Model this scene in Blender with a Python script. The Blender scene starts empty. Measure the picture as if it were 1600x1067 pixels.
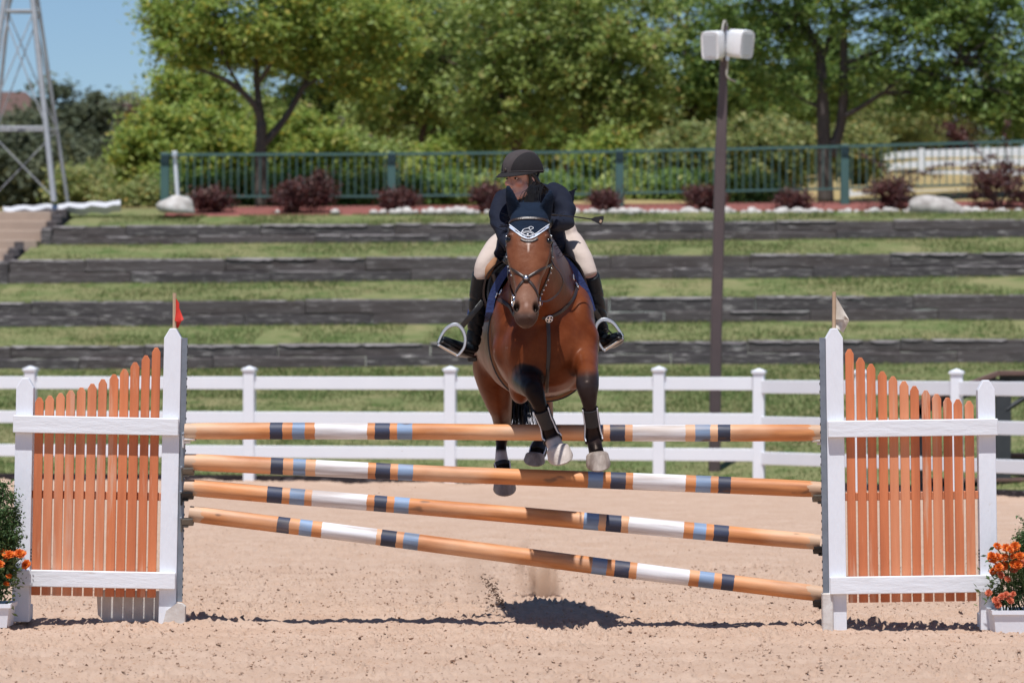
import bpy, bmesh, math, random
import numpy as np
from mathutils import Vector, Matrix, Euler
from mathutils.bvhtree import BVHTree

SC = bpy.context.scene
COL = SC.collection
R = math.radians
rnd = random.Random(7)
rng = np.random.default_rng(11)

# ------------------------------------------------------------------ camera, sky, sun, exposure
FPX = 6648.0          # focal length in photograph pixels (1600 wide)
CAMZ = 1.47
HOR = 567.0
cam = bpy.data.cameras.new('camera')
camo = bpy.data.objects.new('camera', cam)
COL.objects.link(camo)
camo.location = (0, 0, CAMZ)
camo.rotation_euler = (R(90), 0, 0)
cam.sensor_width = 36
cam.lens = FPX / 1600 * 36
cam.shift_y = (HOR - 533.5) / 1600
cam.clip_start = 0.5
cam.clip_end = 2000
cam.dof.use_dof = True
cam.dof.focus_distance = 23.6
cam.dof.aperture_fstop = 4.6
SC.camera = camo

sun_dir = Vector((-0.08, -0.38, 1.0)).normalized()     # towards the sun
SUN_EL = math.asin(sun_dir.z)
world = bpy.data.worlds.new('World')
SC.world = world
world.use_nodes = True
wn = world.node_tree
bg = wn.nodes['Background']
sky = wn.nodes.new('ShaderNodeTexSky')
sky.sky_type = 'NISHITA'
sky.sun_disc = False
sky.sun_elevation = SUN_EL
sky.sun_rotation = math.atan2(sun_dir.x, sun_dir.y)
sky.altitude = 1800
sky.air_density = 1.0
sky.dust_density = 0.1
sky.ozone_density = 6.0
wn.links.new(sky.outputs[0], bg.inputs[0])
bg.inputs[1].default_value = 0.088
sl = bpy.data.lights.new('sun', 'SUN')
sl.energy = 4.7
sl.angle = R(0.53)
sl.color = (1.0, 0.985, 0.97)
so = bpy.data.objects.new('sun', sl)
COL.objects.link(so)
so.rotation_euler = (-sun_dir).to_track_quat('-Z', 'Y').to_euler()
so.location = (0, 0, 30)
SC.view_settings.view_transform = 'Standard'
SC.view_settings.look = 'None'
SC.view_settings.exposure = 0.1
SC.view_settings.gamma = 1
SC.view_settings.use_curve_mapping = False
SC.render.engine = 'CYCLES'
SC.cycles.use_denoising = True
SC.cycles.max_bounces = 6
SC.cycles.transparent_max_bounces = 8
SC.cycles.volume_step_rate = 2.0
SC.cycles.volume_bounces = 3

# ------------------------------------------------------------------ helpers
def CY(Y):      # the horse's barrel and haunch, measured back from the girth
    return Y if Y < 24.2 else 24.2 + (Y - 24.2) * .76

def P(px, py, Y):
    return Vector(((px - 800) / FPX * Y, Y, CAMZ + (HOR - py) / FPX * Y))

def s2l(c):
    return tuple(((v / 255) / 12.92 if v / 255 <= 0.04045 else ((v / 255 + 0.055) / 1.055) ** 2.4) for v in c)

def mat(name, c, rough=0.6, c2=None, scale=8.0, amount=0.5, bump=0.0, bscale=60.0, metal=0.0, spec=0.5,
        stretch=(1, 1, 1), detail=5.0, attr=None, island=None, transl=0.0, sheen=0.0, wear=None, coat=0.0):
    m = bpy.data.materials.new(name)
    m.use_nodes = True
    nt = m.node_tree
    N, Lk = nt.nodes, nt.links
    b = N['Principled BSDF']
    b.inputs['Roughness'].default_value = rough
    b.inputs['Metallic'].default_value = metal
    b.inputs['Specular IOR Level'].default_value = spec
    b.inputs['Coat Weight'].default_value = coat
    if sheen:
        b.inputs['Sheen Weight'].default_value = sheen
    tc = N.new('ShaderNodeTexCoord')
    mp = N.new('ShaderNodeMapping')
    mp.inputs['Scale'].default_value = stretch
    Lk.new(tc.outputs['Object'], mp.inputs[0])
    col = None
    if attr:
        a = N.new('ShaderNodeAttribute')
        a.attribute_name = attr
        col = a.outputs['Color']
    def mix(f, a, bb):
        n = N.new('ShaderNodeMix')
        n.data_type = 'RGBA'
        for sock, v in ((n.inputs['Factor'], f), (n.inputs[6], a), (n.inputs[7], bb)):
            if isinstance(v, (tuple, list)):
                sock.default_value = (*v[:3], 1)
            elif isinstance(v, (int, float)):
                sock.default_value = v
            else:
                Lk.new(v, sock)
        return n.outputs[2]
    def noise(sc, det=5.0, lo=0.35, hi=0.65, w=0.0):
        n = N.new('ShaderNodeTexNoise')
        n.inputs['Scale'].default_value = sc
        n.inputs['Detail'].default_value = det
        n.inputs['Roughness'].default_value = 0.6
        Lk.new(mp.outputs[0], n.inputs['Vector'])
        r = N.new('ShaderNodeMapRange')
        r.inputs[1].default_value = lo
        r.inputs[2].default_value = hi
        Lk.new(n.outputs['Fac'], r.inputs[0])
        return r.outputs[0], n.outputs['Fac']
    if col is None:
        if island:
            g = N.new('ShaderNodeNewGeometry')
            r = N.new('ShaderNodeValToRGB')
            els = r.color_ramp.elements
            els[0].color = (*island[0][1], 1)
            els[0].position = island[0][0]
            els[1].color = (*island[-1][1], 1)
            els[1].position = island[-1][0]
            for p_, c_ in island[1:-1]:
                e = els.new(p_)
                e.color = (*c_, 1)
            Lk.new(g.outputs['Random Per Island'], r.inputs[0])
            col = r.outputs[0]
        else:
            col = tuple(c)
    if c2 is not None:
        f, _ = noise(scale, detail)
        mm = N.new('ShaderNodeMath')
        mm.operation = 'MULTIPLY'
        mm.inputs[1].default_value = amount
        Lk.new(f, mm.inputs[0])
        if attr or island:
            mul = N.new('ShaderNodeMix')
            mul.data_type = 'RGBA'
            mul.blend_type = 'MULTIPLY'
            Lk.new(mm.outputs[0], mul.inputs['Factor'])
            Lk.new(col, mul.inputs[6])
            mul.inputs[7].default_value = (*c2, 1)
            col = mul.outputs[2]
        else:
            col = mix(mm.outputs[0], col, c2)
    if wear:   # (colour, scale, threshold lo, hi)
        f, _ = noise(wear[1], 8.0, wear[2], wear[3])
        col = mix(f, col, wear[0])
    if isinstance(col, tuple):
        b.inputs['Base Color'].default_value = (*col[:3], 1)
    else:
        Lk.new(col, b.inputs['Base Color'])
    if bump:
        _, raw = noise(bscale, 6.0)
        bp = N.new('ShaderNodeBump')
        bp.inputs['Strength'].default_value = bump
        bp.inputs['Distance'].default_value = 0.01
        Lk.new(raw, bp.inputs['Height'])
        Lk.new(bp.outputs[0], b.inputs['Normal'])
    if transl:
        t = N.new('ShaderNodeBsdfTranslucent')
        if isinstance(col, tuple):
            t.inputs[0].default_value = (*col[:3], 1)
        else:
            Lk.new(col, t.inputs[0])
        ms = N.new('ShaderNodeMixShader')
        ms.inputs[0].default_value = transl
        Lk.new(b.outputs[0], ms.inputs[1])
        Lk.new(t.outputs[0], ms.inputs[2])
        Lk.new(ms.outputs[0], N['Material Output'].inputs[0])
    return m

class MB:
    def __init__(s):
        s.v, s.f, s.mi = [], [], []
    def add(s, vs, fs, m=0):
        o = len(s.v)
        s.v.extend([Vector(v) for v in vs])
        s.f.extend([tuple(o + i for i in f) for f in fs])
        s.mi.extend([m] * len(fs))
        return s
    def box(s, c, size, rot=None, m=0, bev=0.0):
        c = Vector(c)
        hx, hy, hz = [a / 2 for a in size]
        M = rot if rot is not None else Matrix.Identity(3)
        if bev <= 0:
            vs = [c + M @ Vector((x * hx, y * hy, z * hz)) for x in (-1, 1) for y in (-1, 1) for z in (-1, 1)]
            fs = [(0, 1, 3, 2), (4, 6, 7, 5), (0, 4, 5, 1), (2, 3, 7, 6), (0, 2, 6, 4), (1, 5, 7, 3)]
            return s.add(vs, fs, m)
        b = bev
        vs, idx = [], {}
        for x in (-1, 1):
            for y in (-1, 1):
                for z in (-1, 1):
                    for k, q in enumerate(((x * hx, y * (hy - b), z * (hz - b)), (x * (hx - b), y * hy, z * (hz - b)), (x * (hx - b), y * (hy - b), z * hz))):
                        idx[(x, y, z, k)] = len(vs)
                        vs.append(c + M @ Vector(q))
        I = idx
        fs = []
        for a in (-1, 1):
            fs.append([I[(a, -1, -1, 0)], I[(a, 1, -1, 0)], I[(a, 1, 1, 0)], I[(a, -1, 1, 0)]])
            fs.append([I[(-1, a, -1, 1)], I[(1, a, -1, 1)], I[(1, a, 1, 1)], I[(-1, a, 1, 1)]])
            fs.append([I[(-1, -1, a, 2)], I[(1, -1, a, 2)], I[(1, 1, a, 2)], I[(-1, 1, a, 2)]])
        for a in (-1, 1):
            for d in (-1, 1):
                fs.append([I[(a, d, -1, 0)], I[(a, d, 1, 0)], I[(a, d, 1, 1)], I[(a, d, -1, 1)]])
                fs.append([I[(a, -1, d, 0)], I[(a, 1, d, 0)], I[(a, 1, d, 2)], I[(a, -1, d, 2)]])
                fs.append([I[(-1, a, d, 1)], I[(1, a, d, 1)], I[(1, a, d, 2)], I[(-1, a, d, 2)]])
                for e in (-1, 1):
                    fs.append([I[(a, d, e, 0)], I[(a, d, e, 1)], I[(a, d, e, 2)]])
        return s.add(vs, fs, m)
    def rings(s, rings, cap=True, m=0, close=True):
        n = len(rings[0])
        vs = [p for r in rings for p in r]
        fs = []
        for i in range(len(rings) - 1):
            for j in range(n if close else n - 1):
                a, b_ = i * n + j, i * n + (j + 1) % n
                fs.append((a, b_, b_ + n, a + n))
        if cap and close:
            fs.append(tuple(range(n))[::-1])
            fs.append(tuple((len(rings) - 1) * n + j for j in range(n)))
        return s.add(vs, fs, m)
    def tube(s, pts, rad, seg=8, m=0, side=None, sub=0, cap=True):
        """rad: number, list of numbers or list of (r_side, r_other)"""
        pts = [Vector(p) for p in pts]
        if not isinstance(rad, (list, tuple)):
            rad = [rad] * len(pts)
        rad = [(r, r) if not isinstance(r, (list, tuple)) else r for r in rad]
        if sub:
            pts, rad = smooth_path(pts, rad, sub)
        rs = []
        ref = Vector(side) if side is not None else None
        prev = None
        for i, p in enumerate(pts):
            t = (pts[min(i + 1, len(pts) - 1)] - pts[max(i - 1, 0)])
            if t.length < 1e-9:
                t = Vector((0, 0, 1))
            t.normalize()
            if ref is not None:
                sd = ref - t * ref.dot(t)
            elif prev is not None:
                sd = prev - t * prev.dot(t)
            else:
                a = Vector((1, 0, 0)) if abs(t.x) < 0.8 else Vector((0, 0, 1))
                sd = a - t * a.dot(t)
            sd.normalize()
            prev = sd
            n = t.cross(sd)
            rs.append([p + sd * (rad[i][0] * math.cos(2 * math.pi * k / seg)) + n * (rad[i][1] * math.sin(2 * math.pi * k / seg)) for k in range(seg)])
        return s.rings(rs, cap, m)
    def ell(s, c, r, rot=None, seg=16, rg=10, m=0):
        c = Vector(c)
        if not isinstance(r, (tuple, list)):
            r = (r, r, r)
        M = rot if rot is not None else Matrix.Identity(3)
        rs = []
        vs = [c + M @ Vector((0, 0, -r[2]))]
        for i in range(1, rg):
            a = -math.pi / 2 + math.pi * i / rg
            for k in range(seg):
                q = 2 * math.pi * k / seg
                vs.append(c + M @ Vector((r[0] * math.cos(a) * math.cos(q), r[1] * math.cos(a) * math.sin(q), r[2] * math.sin(a))))
        vs.append(c + M @ Vector((0, 0, r[2])))
        fs = []
        for k in range(seg):
            fs.append((0, 1 + (k + 1) % seg, 1 + k))
            for i in range(rg - 2):
                a, b_ = 1 + i * seg + k, 1 + i * seg + (k + 1) % seg
                fs.append((a, b_, b_ + seg, a + seg))
            o = 1 + (rg - 2) * seg
            fs.append((o + k, o + (k + 1) % seg, len(vs) - 1))
        return s.add(vs, fs, m)
    def prism(s, poly, d, m=0):
        """poly: list of 3D points (planar); d: extrusion vector"""
        n = len(poly)
        d = Vector(d)
        vs = [Vector(p) for p in poly] + [Vector(p) + d for p in poly]
        fs = [tuple(range(n)), tuple(range(2 * n - 1, n - 1, -1))]
        for i in range(n):
            fs.append((i, i + n, (i + 1) % n + n, (i + 1) % n))
        return s.add(vs, fs, m)
    def ribbon(s, pn, w, th=0.004, m=0):
        """pn: list of (pos, normal); a strap with thickness"""
        rs = []
        for i, (p, n) in enumerate(pn):
            t = pn[min(i + 1, len(pn) - 1)][0] - pn[max(i - 1, 0)][0]
            if t.length < 1e-9:
                continue
            t.normalize()
            n = (n - t * n.dot(t)).normalized()
            sd = t.cross(n)
            ww = w[i] if isinstance(w, list) else w
            q = [(-.5, -.3), (-.5, .7), (-.36, 1), (.36, 1), (.5, .7), (.5, -.3)]
            rs.append([p + sd * (a * ww) + n * (b_ * th) for a, b_ in q])
        return s.rings(rs, True, m)

def smooth_path(pts, rad, sub):
    n = len(pts)
    op, orad = [], []
    for i in range(n - 1):
        p0, p1, p2, p3 = pts[max(i - 1, 0)], pts[i], pts[i + 1], pts[min(i + 2, n - 1)]
        for k in range(sub):
            t = k / sub
            op.append(0.5 * ((2 * p1) + (p2 - p0) * t + (2 * p0 - 5 * p1 + 4 * p2 - p3) * t * t + (3 * p1 - p0 - 3 * p2 + p3) * t ** 3))
            orad.append(tuple(rad[i][j] * (1 - t) + rad[i + 1][j] * t for j in (0, 1)))
    op.append(pts[-1])
    orad.append(rad[-1])
    return op, orad

def spl(pts, sub=6):
    return smooth_path([Vector(p) for p in pts], [(0, 0)] * len(pts), sub)[0]

def origin_of(o):
    v = Vector((0, 0, 0))
    while o is not None:
        v += o.location
        o = o.parent
    return v

def tag(o, label=None, cat=None, group=None, kind=None):
    if label: o['label'] = label
    if cat: o['category'] = cat
    if group: o['group'] = group
    if kind: o['kind'] = kind
    return o

def thing(name, label, cat, loc, group=None, rot=None):
    o = bpy.data.objects.new(name, None)
    o.empty_display_size = 0.1
    COL.objects.link(o)
    o.location = loc
    if rot: o.rotation_euler = rot
    return tag(o, label, cat, group)

def link_mesh(name, me, mats, parent=None, loc=None):
    o = bpy.data.objects.new(name, me)
    for m in (mats if isinstance(mats, (list, tuple)) else [mats]):
        me.materials.append(m)
    COL.objects.link(o)
    if parent is not None:
        o.parent = parent
    if loc is not None:
        o.location = loc
    return o

def mk(name, mb, mats, parent=None, smooth=False, local=False, fix=True):
    """link a mesh builder as ONE object. Vertices are in world space unless local."""
    vs = mb.v
    loc = Vector((0, 0, 0))
    if not local:
        if parent is not None:
            og = origin_of(parent)
        else:
            xs = [v.x for v in vs]; ys = [v.y for v in vs]; zs = [v.z for v in vs]
            og = Vector(((min(xs) + max(xs)) / 2, (min(ys) + max(ys)) / 2, min(zs)))
            loc = og
        vs = [v - og for v in vs]
    me = bpy.data.meshes.new(name)
    me.from_pydata([tuple(v) for v in vs], [], mb.f)
    if any(mb.mi):
        me.polygons.foreach_set('material_index', mb.mi)
    if fix:
        bm = bmesh.new(); bm.from_mesh(me)
        bmesh.ops.recalc_face_normals(bm, faces=bm.faces)
        bm.to_mesh(me); bm.free()
    if smooth:
        me.polygons.foreach_set('use_smooth', [True] * len(me.polygons))
        if smooth == 'auto':
            me.set_sharp_from_angle(angle=R(40))
    me.update()
    return link_mesh(name, me, mats, parent, None if (local or parent is not None) else loc)

def np_mesh(name, verts, nper, mats, smooth=False, parent=None, loc=None):
    """verts (N*nper,3): N polygons of nper corners each, unshared"""
    me = bpy.data.meshes.new(name)
    nv = len(verts)
    npoly = nv // nper
    me.vertices.add(nv)
    me.vertices.foreach_set('co', verts.astype(np.float32).ravel())
    me.loops.add(nv)
    me.loops.foreach_set('vertex_index', np.arange(nv, dtype=np.int32))
    me.polygons.add(npoly)
    me.polygons.foreach_set('loop_start', np.arange(0, nv, nper, dtype=np.int32))
    me.update(calc_edges=True)
    return link_mesh(name, me, mats, parent, loc)

def grid_mesh(name, V, nr, nc, mats, smooth=True):
    me = bpy.data.meshes.new(name)
    me.vertices.add(nr * nc)
    me.vertices.foreach_set('co', V.astype(np.float32).ravel())
    i = np.arange(nr - 1)[:, None] * nc + np.arange(nc - 1)[None, :]
    q = np.stack([i, i + 1, i + nc + 1, i + nc], -1).reshape(-1, 4).astype(np.int32)
    me.loops.add(q.size)
    me.loops.foreach_set('vertex_index', q.ravel())
    me.polygons.add(len(q))
    me.polygons.foreach_set('loop_start', np.arange(0, q.size, 4, dtype=np.int32))
    if smooth:
        me.polygons.foreach_set('use_smooth', np.ones(len(q), dtype=bool))
    me.update(calc_edges=True)
    return link_mesh(name, me, mats)

def remesh(mb, voxel, smooth_it=6, fac=0.5):
    """union of closed shapes -> one continuous smooth mesh (verts in world space)"""
    me = bpy.data.meshes.new('tmp')
    me.from_pydata([tuple(v) for v in mb.v], [], mb.f)
    bm = bmesh.new(); bm.from_mesh(me)
    bmesh.ops.recalc_face_normals(bm, faces=bm.faces)
    bm.to_mesh(me); bm.free()
    o = bpy.data.objects.new('tmp', me)
    COL.objects.link(o)
    md = o.modifiers.new('r', 'REMESH'); md.mode = 'VOXEL'; md.voxel_size = voxel
    ms = o.modifiers.new('s', 'SMOOTH'); ms.factor = fac; ms.iterations = smooth_it
    dg = bpy.context.evaluated_depsgraph_get()
    out = bpy.data.meshes.new_from_object(o.evaluated_get(dg))
    bpy.data.objects.remove(o)
    bpy.data.meshes.remove(me)
    out.polygons.foreach_set('use_smooth', [True] * len(out.polygons))
    return out

def me_np(me):
    a = np.empty(len(me.vertices) * 3, dtype=np.float32)
    me.vertices.foreach_get('co', a)
    return a.reshape(-1, 3).astype(np.float64)

def me_set(me, v):
    me.vertices.foreach_set('co', v.astype(np.float32).ravel())
    me.update()

def paint(me, rgb):
    at = me.color_attributes.new('Col', 'FLOAT_COLOR', 'POINT')
    c = np.ones((len(rgb), 4), dtype=np.float32)
    c[:, :3] = rgb
    at.data.foreach_set('color', c.ravel())

def finish(me, name, mats, parent):
    """remeshed mesh in world coordinates -> object under parent"""
    og = origin_of(parent)
    me_set(me, me_np(me) - np.array(og))
    me.name = name
    return link_mesh(name, me, mats, parent)

def vnoise(x, y, seed):
    """smooth value noise, arrays in lattice units, range 0..1"""
    g = np.random.default_rng(seed).random((257, 257))
    xi = np.floor(x).astype(int); yi = np.floor(y).astype(int)
    fx = x - xi; fy = y - yi
    fx = fx * fx * (3 - 2 * fx); fy = fy * fy * (3 - 2 * fy)
    a = g[xi % 256, yi % 256]; b = g[(xi + 1) % 256, yi % 256]
    c = g[xi % 256, (yi + 1) % 256]; d = g[(xi + 1) % 256, (yi + 1) % 256]
    return (a * (1 - fx) + b * fx) * (1 - fy) + (c * (1 - fx) + d * fx) * fy

def dup(o, loc, parent=None, label=None, rot=None, scale=None):
    """copy a thing with its parts and their sub-parts"""
    c = o.copy()
    COL.objects.link(c)
    if parent is not None:
        c.parent = parent
    c.location = loc
    if rot is not None: c.rotation_euler = rot
    if scale is not None: c.scale = scale
    if label: c['label'] = label
    for ch in o.children:
        dup(ch, ch.location, c)
    return c

def smoothstep(a, b, x):
    t = np.clip((x - a) / (b - a), 0, 1)
    return t * t * (3 - 2 * t)

# ------------------------------------------------------------------ materials
M = {}
M['sand'] = mat('sand', (.54, .39, .295), .95, (.43, .28, .195), 2.2, .55, 1.0, 85, spec=.1, detail=8, wear=((.36, .20, .115), 46, .58, .72))
M['clod'] = mat('clod', (.40, .245, .155), .95, (.26, .15, .10), 12, .6, .4, 80, spec=.1)
M['lawn'] = mat('lawn', (.145, .178, .068), .95, (.26, .225, .115), 0.8, .8, .6, 25, spec=.1, detail=7, wear=((.06, .105, .025), 3.0, .5, .66))
M['blade'] = mat('grass_blade', (0, 0, 0), .7, (.62, .60, .5), .9, .6, spec=.2, island=[(0, (.075, .14, .035)), (.45, (.135, .20, .06)), (.75, (.25, .25, .11)), (1, (.40, .34, .18))], transl=.35)
M['dry'] = mat('dry_grass', (.36, .27, .13), .95, (.28, .23, .10), .4, .7, .3, 20, spec=.1)
M['mulch'] = mat('red_mulch', (.27, .10, .085), .95, (.17, .07, .06), 3, .6, .6, 40, spec=.1)
M['timber'] = mat('old_timber', (.074, .060, .058), .9, (.135, .12, .12), 5, .7, .9, 12, stretch=(.25, 1, 3.5), spec=.2, wear=((.36, .33, .32), 14, .58, .68), detail=9)
M['timber2'] = mat('old_timber_pale', (.098, .087, .089), .9, (.052, .045, .046), 4, .7, .9, 12, stretch=(.25, 1, 3.5), spec=.2, wear=((.42, .39, .37), 13, .56, .66), detail=9)
M['topwood'] = mat('bleached_edge', (.30, .275, .27), .9, (.12, .105, .105), 9, .8, .5, 15, stretch=(.4, 1, 1), spec=.2)
M['concrete'] = mat('tan_concrete', (.42, .32, .25), .9, (.34, .255, .20), 2, .6, .3, 30)
M['vinyl'] = mat('white_vinyl', (.77, .79, .83), .45, (.71, .73, .77), 2, .4, .05, 20)
M['whitepaint'] = mat('white_paint', (.76, .78, .83), .55, (.70, .71, .75), 6, .5, .35, 30, stretch=(1, 1, .3), wear=((.48, .40, .33), 16, .70, .80))
M['whiteboard'] = mat('white_board_paint', (.77, .785, .82), .55, (.70, .71, .74), 5, .6, .4, 30, stretch=(.25, 1, 1), wear=((.45, .37, .31), 14, .64, .74))
M['picket'] = mat('orange_stain', (.66, .205, .08), .7, (.44, .12, .045), 9, .8, .5, 25, stretch=(1.5, 1, .12), wear=((.66, .40, .27), 11, .58, .72))
M['picket2'] = mat('orange_stain_faded', (.70, .27, .13), .7, (.52, .155, .065), 9, .7, .5, 25, stretch=(1.5, 1, .12), wear=((.62, .40, .29), 12, .54, .76))
M['blockwood'] = mat('scuffed_white_block', (.66, .63, .60), .8, (.45, .38, .32), 9, .6, .4, 30)
M['steel'] = mat('galvanised_steel', (.26, .29, .33), .5, (.18, .20, .23), 14, .6, .1, 50, metal=.6)
M['gal'] = mat('tower_steel', (.42, .43, .45), .55, (.3, .31, .33), 8, .6, metal=.3)
M['green'] = mat('green_metal_paint', (.065, .14, .125), .55, (.05, .11, .10), 3, .5)
M['dkgreen'] = mat('dark_green_cap', (.008, .03, .035), .6)
M['brownpost'] = mat('brown_steel_paint', (.095, .068, .068), .5, (.07, .05, .05), 3, .6)
M['spk'] = mat('white_speaker_plastic', (.80, .80, .80), .4)
M['grille'] = mat('grey_speaker_grille', (.50, .52, .54), .7, bump=.3, bscale=300)
M['cable'] = mat('grey_cable', (.42, .39, .34), .5)
M['black'] = mat('black_plastic', (.012, .012, .014), .4)
M['leather'] = mat('brown_leather', (.025, .014, .010), .38, (.045, .026, .018), 20, .5, .15, 120)
M['dkleather'] = mat('black_leather', (.012, .011, .011), .33, (.022, .02, .02), 12, .5, .2, 60)
M['bootleather'] = mat('boot_leather', (.006, .010, .015), .42, (.010, .014, .019), 9, .6, .35, 28, spec=.22)
M['silver'] = mat('polished_steel', (.75, .76, .78), .18, metal=1.0)
M['alu'] = mat('brushed_aluminium', (.70, .73, .77), .35, metal=.85)
M['navy'] = mat('navy_wool', (.0075, .010, .021), .85, (.013, .016, .030), 14, .6, .35, 22, spec=.2)
M['bonnet'] = mat('navy_knit', (.005, .012, .027), .9, (.009, .019, .040), 12, .6, .8, 55, spec=.2, stretch=(1, 1, 2.5))
M['blue'] = mat('navy_pad', (.028, .05, .17), .85, (.04, .07, .21), 30, .6, .5, 60)
M['trim'] = mat('pale_blue_trim', (.42, .52, .70), .8, (.7, .75, .82), 90, .7)
M['white'] = mat('white_thread', (.80, .82, .86), .8)
M['coat'] = mat('horse_coat', (0, 0, 0), .37, (.55, .40, .32), 9, .7, .2, 30, attr='Col', spec=.17, detail=9)
M['coat'].node_tree.nodes['Principled BSDF'].inputs['Specular Tint'].default_value = (.8, .6, .5, 1)
M['hair'] = mat('black_hair', (.010, .008, .007), .45, spec=.5)
M['hoof'] = mat('hoof_horn', (.40, .33, .28), .55, (.17, .125, .10), 22, .85, .4, 70, stretch=(1, 1, .35), wear=((.10, .07, .05), 30, .66, .74))
M['hoof_pale'] = mat('pale_hoof_horn', (.58, .50, .44), .55, (.30, .24, .20), 16, .5, .4, 70, stretch=(1, 1, 1), wear=((.14, .10, .08), 34, .72, .80))
M['bootblack'] = mat('black_neoprene', (.013, .012, .014), .6, (.02, .02, .022), 20, .5, .3, 90)
M['eye'] = mat('horse_eye', (.006, .004, .003), .08)
M['skin'] = mat('skin', (0, 0, 0), .5, (.9, .82, .8), 30, .3, attr='Col')
M['breech'] = mat('beige_breeches', (.52, .43, .375), .85, (.46, .37, .32), 10, .5, .25, 26)
M['suede'] = mat('tan_suede_patch', (.30, .14, .065), .8)
M['helmet'] = mat('black_suede', (.016, .014, .015), .9, (.022, .019, .020), 40, .5, .2, 200, spec=.25)
M['helmet2'] = mat('grey_brown_suede_panel', (.062, .052, .052), .9, (.048, .040, .040), 60, .6, .3, 150, spec=.25)
M['redcloth'] = mat('red_cloth', (.62, .035, .018), .7, (.45, .02, .012), 12, .5)
M['whitecloth'] = mat('dirty_white_cloth', (.62, .57, .50), .8, (.45, .38, .31), 30, .7)
M['stick'] = mat('bare_wood', (.50, .36, .24), .8, (.38, .26, .17), 20, .6)
M['stone'] = mat('white_stone', (.58, .55, .52), .9, (.34, .30, .27), 6, .8, .5, 15)
M['rock'] = mat('grey_rock', (.50, .465, .43), .9, (.26, .23, .21), 5, .9, .8, 8)
M['bark'] = mat('bark', (.105, .085, .075), .9, (.055, .043, .038), 6, .8, .8, 20, stretch=(1, 1, .25))
M['bark2'] = mat('reddish_bark', (.15, .095, .075), .9, (.08, .05, .04), 6, .8, .8, 20, stretch=(1, 1, .25))
M['roof'] = mat('brown_shingle', (.13, .075, .06), .9, (.09, .05, .04), 2, .6, .4, 12, stretch=(1, 1, 4))
M['wall'] = mat('tan_siding', (.42, .34, .29), .9, (.36, .29, .25), 2, .5)
M['glass'] = mat('window_glass', (.03, .04, .05), .1)
M['deck'] = mat('dark_grey_stain', (.045, .05, .055), .7, (.03, .033, .038), 6, .6)
M['handrail'] = mat('brown_composite', (.15, .085, .07), .7, (.12, .065, .055), 6, .6)
M['tarp'] = mat('white_tarp', (.60, .60, .62), .7, (.48, .48, .50), 3, .6, .5, 6)
M['leaf_y'] = mat('leaf_yellow_green', (0, 0, 0), .6, island=[(0, (.16, .25, .05)), (.5, (.31, .41, .09)), (.85, (.48, .52, .13)), (.95, (.42, .36, .06)), (1, (.5, .36, .06))], transl=.5)
M['leaf_m'] = mat('leaf_mid_green', (0, 0, 0), .55, island=[(0, (.17, .25, .06)), (.5, (.33, .42, .12)), (.9, (.50, .56, .18)), (.96, (.36, .24, .09)), (1, (.45, .33, .08))], transl=.5)
M['leaf_d'] = mat('leaf_deep_green', (0, 0, 0), .55, island=[(0, (.10, .18, .045)), (.5, (.19, .29, .07)), (.9, (.30, .40, .11)), (1, (.36, .36, .08))], transl=.5)
M['leaf_p'] = mat('leaf_pale', (0, 0, 0), .6, island=[(0, (.17, .23, .07)), (.5, (.29, .34, .12)), (.85, (.42, .42, .17)), (1, (.5, .38, .13))], transl=.5)
M['leaf_o'] = mat('leaf_olive', (0, 0, 0), .7, island=[(0, (.07, .085, .05)), (.5, (.11, .135, .075)), (1, (.17, .18, .10))], transl=.3)
M['leaf_r'] = mat('leaf_purple', (0, 0, 0), .6, island=[(0, (.06, .025, .028)), (.5, (.12, .045, .045)), (1, (.22, .09, .07))], transl=.35)
M['juniper'] = mat('juniper_green', (0, 0, 0), .7, island=[(0, (.03, .075, .02)), (.6, (.07, .14, .04)), (1, (.13, .20, .07))], transl=.3)
M['marileaf'] = mat('flower_leaf', (0, 0, 0), .6, island=[(0, (.05, .11, .03)), (1, (.17, .24, .09))], transl=.35)
M['petal'] = mat('orange_petal', (0, 0, 0), .6, island=[(0, (.62, .10, .012)), (.6, (.78, .18, .02)), (1, (.85, .32, .04))], transl=.3)
M['petal2'] = mat('pink_orange_petal', (0, 0, 0), .6, island=[(0, (.62, .12, .06)), (1, (.80, .30, .16))], transl=.3)

# ================================================================== SETTING
# ---- arena sand: one sheet, fine relief near the jump
rows = np.concatenate([np.arange(15.5, 22.3, .06), np.arange(22.3, 25.8, .017), np.arange(25.8, 30, .05), np.arange(30, 54.5, .16)])
NC = 640
u = np.linspace(-1, 1, NC)
YY, UU = np.meshgrid(rows, u, indexing='ij')
XX = UU * YY * 0.137
def fb(sx, sy, seed):
    return vnoise(XX / sx + 50.3, YY / sy + 17.7, seed)
h = (fb(.024, .034, 1) - .5) * .024 + (fb(.055, .07, 14) - .5) * .016 + (fb(.12, .14, 2) - .5) * .014 + (fb(.32, .35, 3) - .5) * .022 + (fb(1.3, 1.6, 4) - .5) * .022
cl = np.clip(fb(.030, .034, 5) - .70, 0, 1) * np.clip(fb(.5, .6, 6) * 1.9 - .35, 0, 1)
h += cl * .12
far = smoothstep(30, 46, YY)
h = h * (1 - .45 * far)
h -= .012
hb = (fb(.6, 2.0, 9)) * .05 + fb(.15, 1.0, 10) * .03       # banked up along the far kerb
pxx_ = XX / YY * FPX + 800
edgeY = 53 - 3.8 * np.minimum(pxx_, 1186) / 1600 - np.maximum(pxx_ - 1186, 0) * .0105
h += hb * smoothstep(1.6, .25, edgeY - YY) * (YY < edgeY + 1)
h -= .15 * smoothstep(edgeY + .02, edgeY + .3, YY)
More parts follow.
